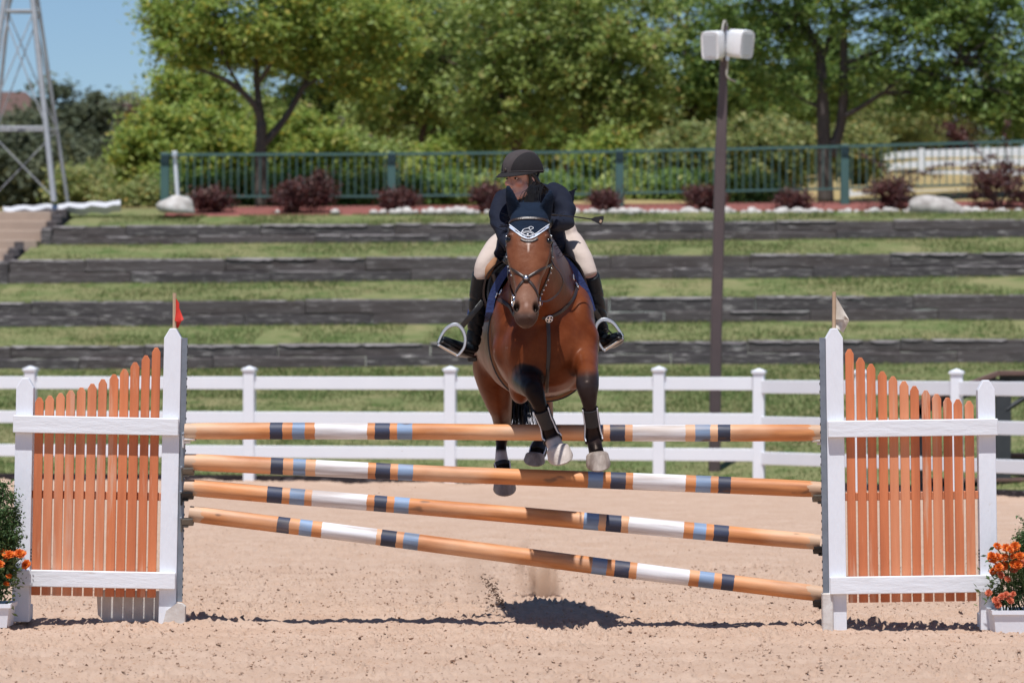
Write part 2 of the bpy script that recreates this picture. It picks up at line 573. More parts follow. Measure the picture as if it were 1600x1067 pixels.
# churned up ground where the horse took off
h += .018 * np.exp(-(((XX - .12) / .45) ** 2 + ((YY - 25.45) / .16) ** 2)) * (.4 + fb(.07, .07, 12))
h += .022 * np.exp(-((YY - 22.9) / .3) ** 2) * fb(.8, .5, 13)
sand_h = h
sand = grid_mesh('arena_sand', np.stack([XX, YY, h], -1).reshape(-1, 3), len(rows), NC, M['sand'])
tag(sand, kind='structure')
def sandz(x, y):
    i = int(np.clip(np.searchsorted(rows, y), 0, len(rows) - 1))
    uu = x / (rows[i] * .137)
    j = int(np.clip(round((uu + 1) / 2 * (NC - 1)), 0, NC - 1))
    return float(sand_h[i, j])
mb = MB()
mb.add([(-400, -200, -.16), (400, -200, -.16), (400, 56, -.16), (-400, 56, -.16)], [(0, 1, 2, 3)])
tag(mk('ground', mb, M['sand'], fix=False), kind='structure')
mb = MB()   # arena surface beyond the finely modelled part
a, b_ = 15.5, 48.0
wa, wb = a * .137, b_ * .137
mb.add([(-60, -30, -.02), (60, -30, -.02), (60, a, -.02), (wa, a, -.02), (-wa, a, -.02), (-60, a, -.02)], [(0, 1, 2, 3, 4, 5)])
mb.add([(-60, a, -.02), (-wa, a, -.02), (-wb, b_, -.02), (-60, b_, -.02)], [(0, 1, 2, 3)])
mb.add([(60, a, -.02), (wa, a, -.02), (wb, b_, -.02), (60, b_, -.02)], [(3, 2, 1, 0)])
tag(mk('arena_apron', mb, M['sand'], fix=False), kind='structure')

# clods lying about
def clod_field(name, n, xr, yr, s0, s1, mt, zf=None, label=None):
    vs = []
    fs = []
    base = [Vector(v) for v in [(1, 0, -.6), (-.5, .87, -.6), (-.5, -.87, -.6), (0, 0, 1), (-.9, 0, .3), (.5, .8, .3), (.5, -.8, .3)]]
    bf = [(0, 5, 3), (5, 1, 3), (1, 4, 3), (4, 2, 3), (2, 6, 3), (6, 0, 3), (0, 1, 5), (1, 2, 4), (2, 0, 6)]
    mb = MB()
    for i in range(n):
        y = rnd.uniform(*yr)
        x = rnd.uniform(*xr) if zf is None else 0
        if zf is None:
            if abs(x) > y * .135: continue
            p = Vector((x, y, sandz(x, y) + .002))
        else:
            p = zf()
        s_ = s0 + (s1 - s0) * rnd.random() ** 3
        E = Euler((rnd.uniform(-.6, .6), rnd.uniform(-.6, .6), rnd.uniform(0, 6.3))).to_matrix()
        mb.add([p + E @ Vector((v.x * s_ * rnd.uniform(.7, 1.3), v.y * s_ * rnd.uniform(.7, 1.3), v.z * s_ * rnd.uniform(.5, .9))) for v in base], bf)
    return mb
mb = clod_field('c', 4600, (-4.6, 4.6), (19.5, 36), .002, .0075, None)
tag(mk('loose_clods', mb, M['clod'], fix=False), kind='stuff', label='small loose clods scattered over the arena sand', cat='clods')
mb = clod_field('c', 15000, (-4.0, 4.0), (19.5, 31), .004, .012, None)
tag(mk('sand_crumbs', mb, M['sand'], fix=False), kind='stuff', label='pale sand crumbs covering the arena surface', cat='sand crumbs')
mb = clod_field('c', 420, (-3.4, 3.4), (21, 27), .010, .022, None)
tag(mk('larger_clods', mb, M['sand'], fix=False), kind='stuff', label='larger sand lumps scattered around the jump', cat='clods')

# ---- terrain behind the arena
TILT = .0075
def wall_z(z0, x): return z0 + TILT * x
WALLS = [  # Y, z bottom, z top, x start
    (67.0, 1.42, 1.775, -14.0),
    (70.0, 2.09, 2.515, -14.0),
    (73.0, 2.86, 3.28, (14 - 800) / FPX * 73),
    (76.0, 3.61, 3.95, (82 - 800) / FPX * 76),
]
def sheet(name, x0f, x1, profile, nx, mt, amp=.04, seed=5, sub=8):
    """profile: list of (Y, z)"""
    ys, zs = [], []
    for (ya, za), (yb, zb) in zip(profile[:-1], profile[1:]):
        for k in range(sub):
            t = k / sub
            ys.append(ya + (yb - ya) * t); zs.append(za + (zb - za) * t)
    ys.append(profile[-1][0]); zs.append(profile[-1][1])
    ys = np.array(ys); zs = np.array(zs)
    x0 = np.array([x0f(y) if callable(x0f) else x0f for y in ys])
    t = np.linspace(0, 1, nx)
    X = x0[:, None] + (x1 - x0[:, None]) * t[None, :]
    Y = np.repeat(ys[:, None], nx, 1)
    Z = zs[:, None] + TILT * X
    edge = np.minimum(smoothstep(ys[0], ys[0] + .5, Y), 1 - smoothstep(ys[-1] - .5, ys[-1], Y) * .6)
    Z += (vnoise(X / 1.1 + 40, Y / 1.1 + 3, seed) - .5) * amp * edge
    return grid_mesh(name, np.stack([X, Y, Z], -1).reshape(-1, 3), len(ys), nx, mt)
def lawnz_lin(Y, prof):
    for (ya, za), (yb, zb) in zip(prof[:-1], prof[1:]):
        if ya <= Y <= yb: return za + (zb - za) * (Y - ya) / (yb - ya)
    return prof[-1][1]
# lawn below the first wall starts just behind the white fence
fy = lambda px: 53 - 3.8 * min(px, 1186) / 1600 - max(px - 1186, 0) * .0105
LX0, LX1 = -16, 16
ny, nx = 60, 120
t = np.linspace(0, 1, ny)[:, None]; X = np.repeat(np.linspace(LX0, LX1, nx)[None, :], ny, 0)
y0 = np.maximum(np.minimum(51.25 - 0.305 * X, 50.5 - 1.66 * (X - 2.9)), 43)
Y = y0 + (66.9 - y0) * t
Z = .03 + (1.415 - .03) * t ** 1.05 + TILT * X * t + (vnoise(X + 30, Y, 8) - .5) * .05 * np.minimum(t * 6, 1)
tag(grid_mesh('lawn', np.stack([X, Y, Z], -1).reshape(-1, 3), ny, nx, M['lawn']), kind='structure')
def lawn_z(x, y):
    y0 = max(min(51.25 - .305 * x, 50.5 - 1.66 * (x - 2.9)), 43)
    t = max(0, (y - y0) / (66.9 - y0))
    return .03 + 1.385 * t ** 1.05 + TILT * x * t
profs = []
for i, w in enumerate(WALLS):
    nxt = WALLS[i + 1] if i < 3 else None
    if nxt:
        prof = [(w[0] + .09, w[2] - .02), (nxt[0] - .02, nxt[1] + .03)]
    else:
        prof = [(76.09, 3.93), (78.9, 4.235)]
    profs.append((prof, w[3]))
    tag(sheet(['grass_terrace', 'grass_terrace', 'grass_terrace', 'top_lawn'][i], w[3] + (.1 if i > 1 else 0), 16, prof, 140, M['lawn'], .05, 20 + i), kind='structure')
tag(sheet('upper_verge', -14, -6.5, [(78.9, 4.235), (81.6, 4.48)], 20, M['lawn'], .04, 33), kind='structure')
# red mulch bed and the rising plateau behind it
tag(sheet('mulch_bed', -6.5, 16, [(78.9, 4.225), (81.6, 4.50)], 90, M['mulch'], .04, 31), kind='structure')
def plateau_z(x, y):
    k = .031 + .030 * float(smoothstep(3, 8, x))
    yy = min(y, 150)
    return 4.50 + (yy - 81.6) * k + TILT * x
ys = np.concatenate([np.arange(81.6, 150, 2.5), np.array([150, 200, 300, 500])])
xs = np.concatenate([[-300, -120, -60, -40], np.linspace(-30, 30, 90), [40, 60, 120, 300]])
Z = np.array([[plateau_z(min(max(x, -30), 30), y) + .1 * (math.sin(x * .7 + y * .3)) * (1 if y > 84 else 0) for x in xs] for y in ys])
Xg, Yg = np.meshgrid(xs, ys)
tag(grid_mesh('dry_hillside', np.stack([Xg, Yg, Z], -1).reshape(-1, 3), len(ys), len(xs), M['dry']), kind='structure')
# ground left of the terraces and the sides
mb = MB()
mb.add([(-300, 51, 0), (-16, 51, 0), (-16, 66, 1.3), (-300, 66, 1.3)], [(0, 1, 2, 3)])
mb.add([(16, 46, 0), (300, 46, 0), (300, 67, 1.4), (16, 67, 1.4)], [(0, 1, 2, 3)])
mb.add([(-300, 66, 1.3), (-16, 66, 1.3), (-16, 81.6, 4.3), (-300, 81.6, 4.3)], [(0, 1, 2, 3)])
mb.add([(16, 67, 1.4), (300, 67, 1.4), (300, 81.6, 4.6), (16, 81.6, 4.6)], [(0, 1, 2, 3)])
tag(mk('side_slopes', mb, M['lawn'], fix=False), kind='structure')

# grass blades over all the lawns (nobody could count them)
def blades(name, sampler, n, hgt, wid):
    pts = sampler(n)
    n = len(pts)
    ang = rng.random(n) * 6.283
    lean = rng.normal(0, .35, (n, 2))
    hh = hgt * (.5 + rng.random(n))
    d = np.stack([np.cos(ang), np.sin(ang) * .4, np.zeros(n)], -1) * (wid * (.6 + .8 * rng.random(n)))[:, None]
    tip = pts + np.stack([lean[:, 0] * hh, lean[:, 1] * hh, hh], -1)
    V = np.stack([pts - d, pts + d, tip], 1).reshape(-1, 3)
    return np_mesh(name, V, 3, M['blade'])
def samp_lawn(n):
    x = rng.uniform(-8.8, 8.8, n); t = rng.random(n) ** .9
    y0 = np.maximum(np.minimum(51.3 - .305 * x, 50.55 - 1.66 * (x - 2.9)), 43)
    y = y0 + (66.85 - y0) * t
    z = .03 + 1.385 * t ** 1.05 + TILT * x * t
    return np.stack([x, y, z - .01], -1)
tag(blades('lawn_grass', samp_lawn, 120000, .045, .009), 'green mown grass on the slope behind the white fence', 'grass', kind='stuff')
EDGE = rnd.random
for i, (prof, x0) in enumerate(profs):
    def samp(n, prof=prof, x0=x0, i=i):
        x = rng.uniform(max(-10.2, x0 + .15), 10.2, n)
        t = rng.random(n)
        m = rng.random(n) < .3
        t[m] = rng.random(m.sum()) * .05
        m2 = rng.random(n) < .15
        t[m2] = 1 - rng.random(m2.sum()) * .04
        y = prof[0][0] + (prof[1][0] - prof[0][0]) * t
        z = prof[0][1] + (prof[1][1] - prof[0][1]) * t + TILT * x
        keep = vnoise(x * 1.3 + 20, y * .5 + 3, 40 + i) > .22
        return np.stack([x, y, z - .012], -1)[keep]
    lab = ['mown grass on the terrace above the lowest timber wall', 'mown grass on the second terrace from the arena', 'mown grass on the third terrace from the arena', 'mown grass on the top lawn below the green railing'][i]
    tag(blades('terrace_grass', samp, 34000, .05 if i < 2 else .042, .010), lab, 'grass', kind='stuff')
def samp_kerb(n):
    x = rng.uniform(-7.5, 7.5, n)
    y = 51.3 - .305 * x + rng.random(n) * .15
    return np.stack([x, y, np.full(n, .02)], -1)

# ---- retaining walls of old railway timbers: every timber a part
def timber(mb, c, L, hgt, dep, seed):
    r = random.Random(seed)
    n = 7
    rings = []
    for k in range(n + 1):
        x = -L / 2 + L * k / n
        j = [r.uniform(-.006, .006) for _ in range(8)]
        hy, hz = dep / 2, hgt / 2
        b = .018
        q = [(-hy, -hz + b), (-hy + b, -hz), (hy, -hz), (hy, hz), (-hy + b, hz), (-hy, hz - b)]
        rings.append([Vector(c) + Vector((x, a + j[i], z + j[(i + 3) % 8])) for i, (a, z) in enumerate(q)])
    mb.rings(rings)
wl = ['lowest of the four dark timber retaining walls, just behind the white fence',
      'second dark timber retaining wall up from the arena',
      'third dark timber retaining wall up from the arena, ending at the tan steps',
      'topmost dark timber retaining wall, below the green railing']
for wi, (Yw, zb, zt, x0) in enumerate(WALLS):
    wt = thing('retaining_wall', wl[wi], 'retaining wall', (0, Yw, zb), 'dark timber retaining walls stepping up the lawn')
    hc = (zt - zb) / 2
    for course in range(2):
        x = x0 + (0 if course == 0 else rnd.uniform(.0, .02))
        first = True
        while x < 12:
            L = rnd.choice([2.4, 2.4, 2.1, 2.6])
            if first and course: L = 1.3
            first = False
            mb = MB()
            hgt = hc + .03
            cz = zb + hc * (course + .5) - (.015 if course == 0 else -.0) + TILT * (x + L / 2)
            timber(mb, (x + L / 2, Yw + rnd.uniform(-.012, .012) + course * .02, cz), L - .012, hgt - .012, .18, rnd.random())
            mk('timber', mb, M['timber'] if rnd.random() < .65 else M['timber2'], wt)
            # bleached upper edge of the timber, where the grass is worn off
            if rnd.random() < (.95 if course else .7):
                e = MB()
                n = int(L / .12)
                e0 = 0
                while e0 < n:
                    e1 = e0 + rnd.randint(3, 12)
                    if rnd.random() < (.9 if course else .35):
                        xa, xb = x + e0 * .12, min(x + e1 * .12, x + L - .02)
                        if xb > xa + .05:
                            yy = Yw + course * .02
                            hh2 = rnd.uniform(.022, .036) if course else rnd.uniform(.010, .022)
                            zt_ = cz + hgt / 2 - (0 if course else .008)
                            ns_ = max(2, int((xb - xa) / .09))
                            rg_ = []
                            for q_ in range(ns_ + 1):
                                k_ = (.35 if q_ in (0, ns_) else rnd.uniform(.55, 1.15)) * hh2 * 1.3
                                rg_.append([Vector((xa + (xb - xa) * q_ / ns_, yy + a_, zt_ + b2_)) for a_, b2_ in ((-.1005 + .004 * (q_ in (0, ns_)), -k_), (-.100 + k_, .003), (0, .003), (0, -.04))])
                            e.rings(rg_)
                    e0 = e1 + rnd.randint(0, 2)
                if e.v:
                    o_ = mk('weathered_edge', e, M['topwood'], wt); o_['kind'] = 'stuff'
            x += L
    # returns running up the slope at the left end
    if wi >= 2:
        for k in range(4):
            mb = MB()
            ln = .75
            yy = Yw + .1 + ln * (k + .5)
            zz = zt - .16 + k * .135 + TILT * x0
            mb.box((x0 - .10, yy, zz - .05), (.20, ln - .012, .44), bev=.02)
            mk('timber', mb, M['timber'] if k % 2 else M['timber2'], wt)
        mb = MB(); mb.box((x0 - .10, Yw, (zb + zt) / 2 - .02 + TILT * x0), (.20, .20, zt - zb), bev=.02)
        mk('end_post', mb, M['timber2'], wt)

# ---- tan steps at the left
st = thing('concrete_steps', 'tan concrete steps climbing beside the timber walls at the left edge', 'steps', (-8.4, 70, 2.2))
nst = 9
for k in range(nst):
    yb = 71.5 + (78.5 - 71.5) * k / nst
    za = 2.55 + (4.3 - 2.55) * k / nst
    xr = (-8.75 if yb < 72.2 else WALLS[2][3] - .21 if yb < 75.1 else WALLS[3][3] - .21)
    mb = MB(); mb.box(((xr - 13) / 2, yb + .45, za + .02), (xr + 13, .95, .21), bev=.012)
    mk('step', mb, M['concrete'], st)
mb = MB()
mb.box((-11.2, 79.9, 4.26), (4.8, 1.6, .06))
tag(mk('red_path', mb, M['mulch']), kind='structure')
# white tarp on top of the steps
mb = MB()
tp = [((5, 325), 78.9), ((60, 321), 78.9), ((130, 316), 79.1), ((188, 312), 79.3), ((186, 322), 78.7), ((120, 327), 78.6), ((60, 328), 78.5), ((6, 329), 78.4)]
pl = [P(a[0], a[1], y) for a, y in tp]
nn = 8
rings = []
for k in range(17):
    t_ = k / 16
    px = 5 + 183 * t_
    top = 323 - 9 * t_ + 1.5 * math.sin(k * 1.9)
    c0 = P(px, top, 79.2); c1 = P(px, top + 6 + (1.5 if k % 3 else 0), 78.7)
    rings.append([c0, c0 * .5 + c1 * .5 + Vector((0, 0, .025)), c1, c1 + Vector((0, .1, -.12)), c0 + Vector((0, .1, -.12))])
mb.rings(rings)
tag(mk('white_tarp', mb, M['tarp'], smooth='auto'), 'white tarp sheet lying at the top of the tan steps', 'tarp')

# ---- windmill tower at the left
wt = thing('windmill_tower', 'galvanised steel lattice windmill tower rising past the left edge', 'tower', P(33, 318, 79.5))
def TW(px, py, dy): return P(px, py, 79.5 + dy)
apex = -174
def legp(s, d, py):
    f = (py - apex) / 489
    px = 33 + s * 62 * f + (11 * f if d > 0 else -11 * f)
    return P(px, py + d * 3 * f, 79.5 + d * .85 * f)
for s_ in (-1, 1):
    for d in (-1, 1):
        mb = MB()
        a_, b2 = legp(s_, d, 318), legp(s_, d, apex + 20)
        mb.tube([a_, b2], .055 if d < 0 else .035, 6)
        mk('leg', mb, M['gal'], wt)
for py in (202, 19, -90):
    for (s1, d1), (s2, d2) in (((-1, -1), (1, -1)), ((1, -1), (1, 1)), ((1, 1), (-1, 1)), ((-1, 1), (-1, -1))):
        mb = MB(); mb.tube([legp(s1, d1, py), legp(s2, d2, py)], .03 if d1 == d2 == -1 else .02, 6)
        mk('crossbar', mb, M['gal'], wt)
for ya, yb in ((312, 202), (202, 19), (19, -90)):
    for (s1, d1), (s2, d2) in (((-1, -1), (1, -1)), ((1, -1), (1, 1)), ((1, 1), (-1, 1)), ((-1, 1), (-1, -1))):
        for q in (0, 1):
            p_, r_ = legp(s1, d1, ya if q else yb), legp(s2, d2, yb if q else ya)
            if ya > 300 and (q or d1 != d2): continue
            if ya < 300 and d1 != d2 and q: continue
            mb = MB(); mb.tube([p_, r_], .013, 5)
            mk('brace', mb, M['gal'], wt)

# ---- kerb board and white vinyl fence
def fenceP(px, z):   # point on the fence line at photo column px
    Y = fy(px)
    return Vector(((px - 800) / FPX * Y, Y, z))
a_, b2 = fenceP(-60, 0), fenceP(1660, 0)
kd = (b2 - a_).normalized()
ka = math.atan2(kd.y, kd.x)
kr = Matrix.Rotation(ka, 3, 'Z')
kb = thing('arena_kerb', 'low dark weathered board edging the sand at the foot of the white fence', 'edging board', tuple((a_ + b2) / 2))
cols_ = [-60, 190, 440, 690, 940, 1186, 1400, 1660]
for k in range(len(cols_) - 1):
    A, B = fenceP(cols_[k], .03), fenceP(cols_[k + 1], .03)
    mb = MB(); mb.box((A + B) / 2 + Vector((0, .16, 0)), ((B - A).length - .01, .05, .13), Matrix.Rotation(math.atan2((B - A).y, (B - A).x), 3, 'Z'), bev=.008)
    mk('board', mb, M['timber'] if k % 2 else M['timber2'], kb)
fn = thing('vinyl_fence', 'long white three rail vinyl fence along the far side of the arena', 'fence', tuple((a_ + b2) / 2))
pmb = MB(); pmb.box((0, 0, .665), (.135, .135, 1.45), bev=.006)
cmb = MB()
cmb.box((0, 0, 1.405), (.17, .17, .03), bev=.005)
cmb.add([(-.085, -.085, 1.42), (.085, -.085, 1.42), (.085, .085, 1.42), (-.085, .085, 1.42), (0, 0, 1.455)], [(0, 1, 4), (1, 2, 4), (2, 3, 4), (3, 0, 4)])
post0 = mk('post', pmb, M['vinyl'], local=True)
post0.parent = fn
cap0 = mk('cap', cmb, M['vinyl'], local=True); cap0.parent = post0
pxs = [-270, 48, 390, 704, 1030, 1186, 1345, 1495, 1660]
og = origin_of(fn)
for i, px in enumerate(pxs):
    p_ = fenceP(px, 0) - og + Vector((0, 0, -.02 if px < 1100 else -.045))
    if i == 0:
        post0.location = p_; post0.rotation_euler = (0, 0, ka * .3)
    else:
        dup(post0, p_, fn)
for i in range(len(pxs) - 1):
    A, B = fenceP(pxs[i], 0), fenceP(pxs[i + 1], 0)
    for zc, hh in ((1.225, .155), (.80, .15), (.385, .15)):
        if pxs[i] >= 1186: zc -= .035
        mb = MB()
        L = (B - A).length - .13
        sg = (B - A).normalized()
        mb.box((A + B) / 2 + Vector((0, 0, zc)), (L, .045, hh), Matrix.Rotation(math.atan2((B - A).y, (B - A).x), 3, 'Z'), bev=.006)
        mk('rail', mb, M['vinyl'], fn)

# ---- dark platform with brown handrail behind the fence at the right
dk = thing('viewing_platform', 'dark grey timber platform with brown handrail behind the fence at right', 'platform', P(1540, 770, 47.6))
Yd = 47.6
hr = [P(1425, 633, Yd), P(1480, 612, Yd), P(1560, 583, Yd), P(1700, 583, Yd)]
mb = MB()
for p_, q_ in ((hr[0], hr[2]), (hr[2], hr[3])):
    d = q_ - p_
    ang = math.atan2(d.z, d.x)
    mb.box((p_ + q_) / 2, (d.length, .18, .055), Matrix.Rotation(-ang, 3, 'Y'), bev=.006)
mk('handrail', mb, M['handrail'], dk)
mb = MB()
for p_, q_ in ((hr[0], hr[2]), (hr[2], hr[3])):
    d = q_ - p_
    ang = math.atan2(d.z, d.x)
    mb.box((p_ + q_) / 2 + Vector((0, .02, -.075)), (d.length - .03, .04, .13), Matrix.Rotation(-ang, 3, 'Y'))
mk('rail_beam', mb, M['deck'], dk)
for px, w_ in ((1437, .09), (1568, .17), (1690, .17)):
    mb = MB(); tp_ = P(px, 636 if px < 1500 else 592, Yd); bt = P(px, 772, Yd)
    mb.box((tp_ + bt) / 2 + Vector((0, .06, 0)), (w_, .12, (tp_ - bt).z), bev=.005)
    mk('support_post', mb, M['deck'], dk)
mb = MB(); mb.tube([P(1572, 640, Yd + .02), P(1600, 622, Yd + .02), P(1690, 592, Yd + .02)], [(.03, .03)] * 3, 4)
mk('knee_brace', mb, M['deck'], dk)
for pxa, pxb, py, yy in ((1560, 1760, 711, .3), (1440, 1760, 750, 0.0), (1404, 1760, 771, -.22)):
    mb = MB(); A, B = P(pxa, py, Yd + yy), P(pxb, py, Yd + yy)
    mb.box((A + B) / 2 + Vector((0, .12, 0)), ((B - A).length, .30, .04), bev=.005)
    mk('tread_board', mb, M['handrail'], dk)
    mb = MB()
    mb.box((A + B) / 2 + Vector((.02, .16, -.13)), ((B - A).length - .04, .04, .21))
    mk('riser_board', mb, M['deck'], dk)

# ---- pole with loudspeakers
YP = 52.0
lp = thing('speaker_pole', 'tall brown square steel pole carrying two white loudspeakers', 'pole', P(1117, 748, YP))
mb = MB()
rr = []
for px, py in ((1116, 752), (1119, 520), (1126, 240), (1133, 42)):
    c = P(px, py, YP)
    rr.append([c + Vector((a * .069, b * .069, 0)) for a, b in ((-.8, -1), (.8, -1), (1, -.8), (1, .8), (.8, 1), (-.8, 1), (-1, .8), (-1, -.8))])
rr[-1] = [c + (v - c) * .55 for v in rr[-1]]
mb.rings(rr)
mk('post', mb, M['brownpost'], lp)
mb = MB(); mb.tube([P(1128, 96, YP - .1), P(1128, 55, YP - .12), P(1132, 33, YP - .02), P(1137, 50, YP + .02), P(1137, 100, YP - .08), P(1136, 120, YP - .1), P(1150, 128, YP - .06)], .012, 6, sub=5)
mk('cable', mb, M['cable'], lp, smooth=True)
mb = MB(); mb.box(P(1137, 72, YP - .12), (.04, .06, .36)); mb.box(P(1137, 72, YP - .1), (.34, .03, .03))
mk('mounting_bracket', mb, M['alu'], lp)
def speaker(px, py, yaw, label, wpx):
    c = P(px, py, YP - .20)
    s_ = thing('loudspeaker', label, 'loudspeaker', tuple(c), 'white loudspeakers on the brown pole', (R(8), 0, yaw))
    rings = []
    for k, (y, sc) in enumerate(((-.125, .80), (-.13, .9), (-.10, .98), (-.02, 1.0), (.10, .92), (.155, .62), (.16, .55))):
        ring = []
        for j in range(24):
            a = 2 * math.pi * j / 24
            ca, sa = math.cos(a), math.sin(a)
            e = .35
            ring.append(Vector((.125 * sc * math.copysign(abs(ca) ** e, ca), y, .175 * (.5 + .5 * sc) * math.copysign(abs(sa) ** e, sa))))
        rings.append(ring)
    mb = MB().rings(rings)
    mk('cabinet', mb, M['spk'], s_, smooth='auto', local=True)
    mb = MB(); mb.box((0, -.132, 0), (.165, .012, .275), bev=.004)
    mk('grille', mb, M['grille'], s_, local=True)
    mb = MB(); mb.box((0, -.139, -.115), (.02, .004, .012))
    mk('badge', mb, M['alu'], s_, local=True)
    return s_
speaker(1115, 71, R(-24), 'left white loudspeaker on the brown pole, angled toward the arena', 40)
speaker(1156, 69, R(42), 'right white loudspeaker on the brown pole, turned away to the side', 34)

# ---- green railing
YR = 81.0
def railz(px):   # height of railing foot
    return CAMZ + (HOR - (324 - 5 * (px / 1600))) / FPX * YR
gr = thing('green_railing', 'dark green metal railing with vertical bars along the upper path', 'railing', ((800 - 800) / FPX * YR, YR, railz(800)))
gp = [258, 612, 968, 1320, 1672]
gtop = {258: 239, 612: 238, 968: 234, 1320: 226, 1672: 216}
og = origin_of(gr)
for px in gp:
    mb = MB()
    t_, b0 = P(px, gtop[px], YR), P(px, 324, YR)
    mb.box((t_ + b0) / 2, (.165, .165, (t_ - b0).z), bev=.01)
    mk('post', mb, M['green'], gr)
    mb = MB(); mb.box(P(px, gtop[px] + 10, YR) + Vector((0, -.1, 0)), (.15, .02, .16), bev=.004)
    mk('cap_plate', mb, M['dkgreen'], gr)
bar = MB(); bar.box((0, 0, .435), (.019, .019, .87))
bar0 = mk('baluster', bar, M['green'], local=True); bar0.parent = gr
used = False
for a_, c_ in zip(gp[:-1], gp[1:]):
    for py_, hh in ((3, .052), (68, .04)):
        A, B = P(a_, gtop[a_] + py_, YR), P(c_, gtop[c_] + py_ + (0 if py_ < 10 else 1), YR)
        mb = MB(); mb.tube([A, B], [(hh / 2 * 1.4, .035)] * 2, 4, side=(0, 1, 1)) if False else mb.box((A + B) / 2, ((B - A).length - .19, .05, hh), Matrix.Rotation(-math.atan2((B - A).z, (B - A).x), 3, 'Y'))
        mk('top_rail' if py_ < 10 else 'bottom_rail', mb, M['green'], gr)
    n = 31
    for k in range(1, n):
        t_ = k / n
        px = a_ + (c_ - a_) * t_
        loc = P(px, gtop[a_] * (1 - t_) + gtop[c_] * t_ + 69, YR) - og + Vector((0, .0, .02))
        if not used:
            bar0.location = loc; used = True
        else:
            b3 = bar0.copy(); COL.objects.link(b3); b3.parent = gr; b3.location = loc; b3.scale = (1, 1, .86)
bar0.scale = (1, 1, .86)

# ---- stones: round boulder with a white pipe, large rock, and the border row
def stone_mesh(name, r, seed, mt, flat=.6, n=2):
    bm = bmesh.new()
    bmesh.ops.create_icosphere(bm, subdivisions=n, radius=1)
    q = random.Random(seed)
    ph = [q.uniform(0, 6) for _ in range(6)]
    for v in bm.verts:
        c = v.co
        k = 1 + .13 * math.sin(2.3 * c.x + ph[0]) * math.sin(2.7 * c.y + ph[1]) + .10 * math.sin(3.9 * c.z + ph[2] + c.x * 2) + .05 * math.sin(7 * c.x + 5 * c.y + ph[3])
        v.co = Vector((c.x * r[0], c.y * r[1], max(c.z, -.35) * r[2])) * k
    me = bpy.data.meshes.new(name); bm.to_mesh(me); bm.free()
    me.polygons.foreach_set('use_smooth', [True] * len(me.polygons))
    me.materials.append(mt)
    return me
def put_stone(me, px, py, Y, label, cat, group=None, name='boulder', sc=1, rz=0):
    o = bpy.data.objects.new(name, me); COL.objects.link(o)
    o.location = P(px, py, Y); o.rotation_euler = (0, 0, rz); o.scale = (sc, sc, sc)
    return tag(o, label, cat, group)
put_stone(stone_mesh('boulder', (.36, .3, .24), 3, M['stone'], n=3), 276, 326, 78.6, 'smooth pale rounded boulder at the left end of the green railing', 'boulder')
put_stone(stone_mesh('rock', (.56, .36, .30), 9, M['rock'], n=4), 1466, 331, 78.7, 'large grey angular rock between two purple bushes at right', 'rock', name='rock')
mb = MB(); mb.tube([P(278, 318, 79.2), P(273, 238, 79.2)], .035, 8)
pp = mk('marker_pipe', mb, M['vinyl'], smooth='auto'); tag(pp, 'thin white pipe standing behind the pale rounded boulder', 'pipe')
mb = MB(); mb.box(P(273, 241, 79.15), (.10, .08, .10), bev=.01); mk('pipe_bracket', mb, M['alu'], pp, local=False)
sm = [stone_mesh('border_stone', (.13, .10, .09), 20 + k, M['stone']) for k in range(5)]
px = 372
while px < 1600:
    s_ = rnd.uniform(.5, 1.25)
    if px > 560 or rnd.random() < .45:
        put_stone(rnd.choice(sm), px, 333 + (px / 1600) * -1 + rnd.uniform(-.6, .8), 78.75 + rnd.uniform(-.1, .1), 'small whitish stone in the border row below the railing', 'stone', 'white stones edging the mulch bed', 'border_stone', s_, rnd.uniform(0, 6))
    px += rnd.uniform(9, 17) * (1 if px > 560 else 2.3)

# ---- far white rail fences, houses
def far_fence(pts, Y, nr, gap, label, pe, hgt=.14):
    """pts: list of (px, py of top rail)"""
    A0 = P(pts[0][0], pts[0][1], Y)
    f = thing('rail_fence', label, 'fence', tuple(A0 - Vector((0, 0, 1.2))))
    for (a, ya), (c, yc) in zip(pts[:-1], pts[1:]):
        A, B = P(a, ya, Y), P(c, yc, Y)
        for k in range(nr):
            mb = MB(); dz = Vector((0, 0, -gap * k))
            mb.box((A + B) / 2 + dz, ((B - A).length, .05, hgt), Matrix.Rotation(-math.atan2((B - A).z, (B - A).x), 3, 'Y'))
            mk('rail', mb, M['vinyl'], f)
        n = max(1, round((B - A).length / pe))
        for k in range(n):
            C = A.lerp(B, k / n)
            mb = MB(); mb.box(C + Vector((0, -.06, -gap * nr / 2 - .05)), (.15, .12, gap * nr + .35))
            mk('post', mb, M['vinyl'], f)
    return f
far_fence([(1322, 250), (1440, 240), (1640, 234)], 112, 3, .28, 'nearer white rail fence crossing the dry slope at right', 2.4, .17)
far_fence([(1300, 248), (1440, 242), (1640, 240)], 122, 3, .30, 'farther white rail fence behind the dry slope at right', 2.4, .15)
far_fence([(1325, 306), (1420, 303), (1500, 301)], 88, 1, .2, 'low white rail seen under the railing beside the grey rock', 2.0, .14)
far_fence([(636, 270), (760, 280), (980, 292)], 96, 3, .25, 'white rail fence glimpsed through the railing behind the rider', 2.0, .15)

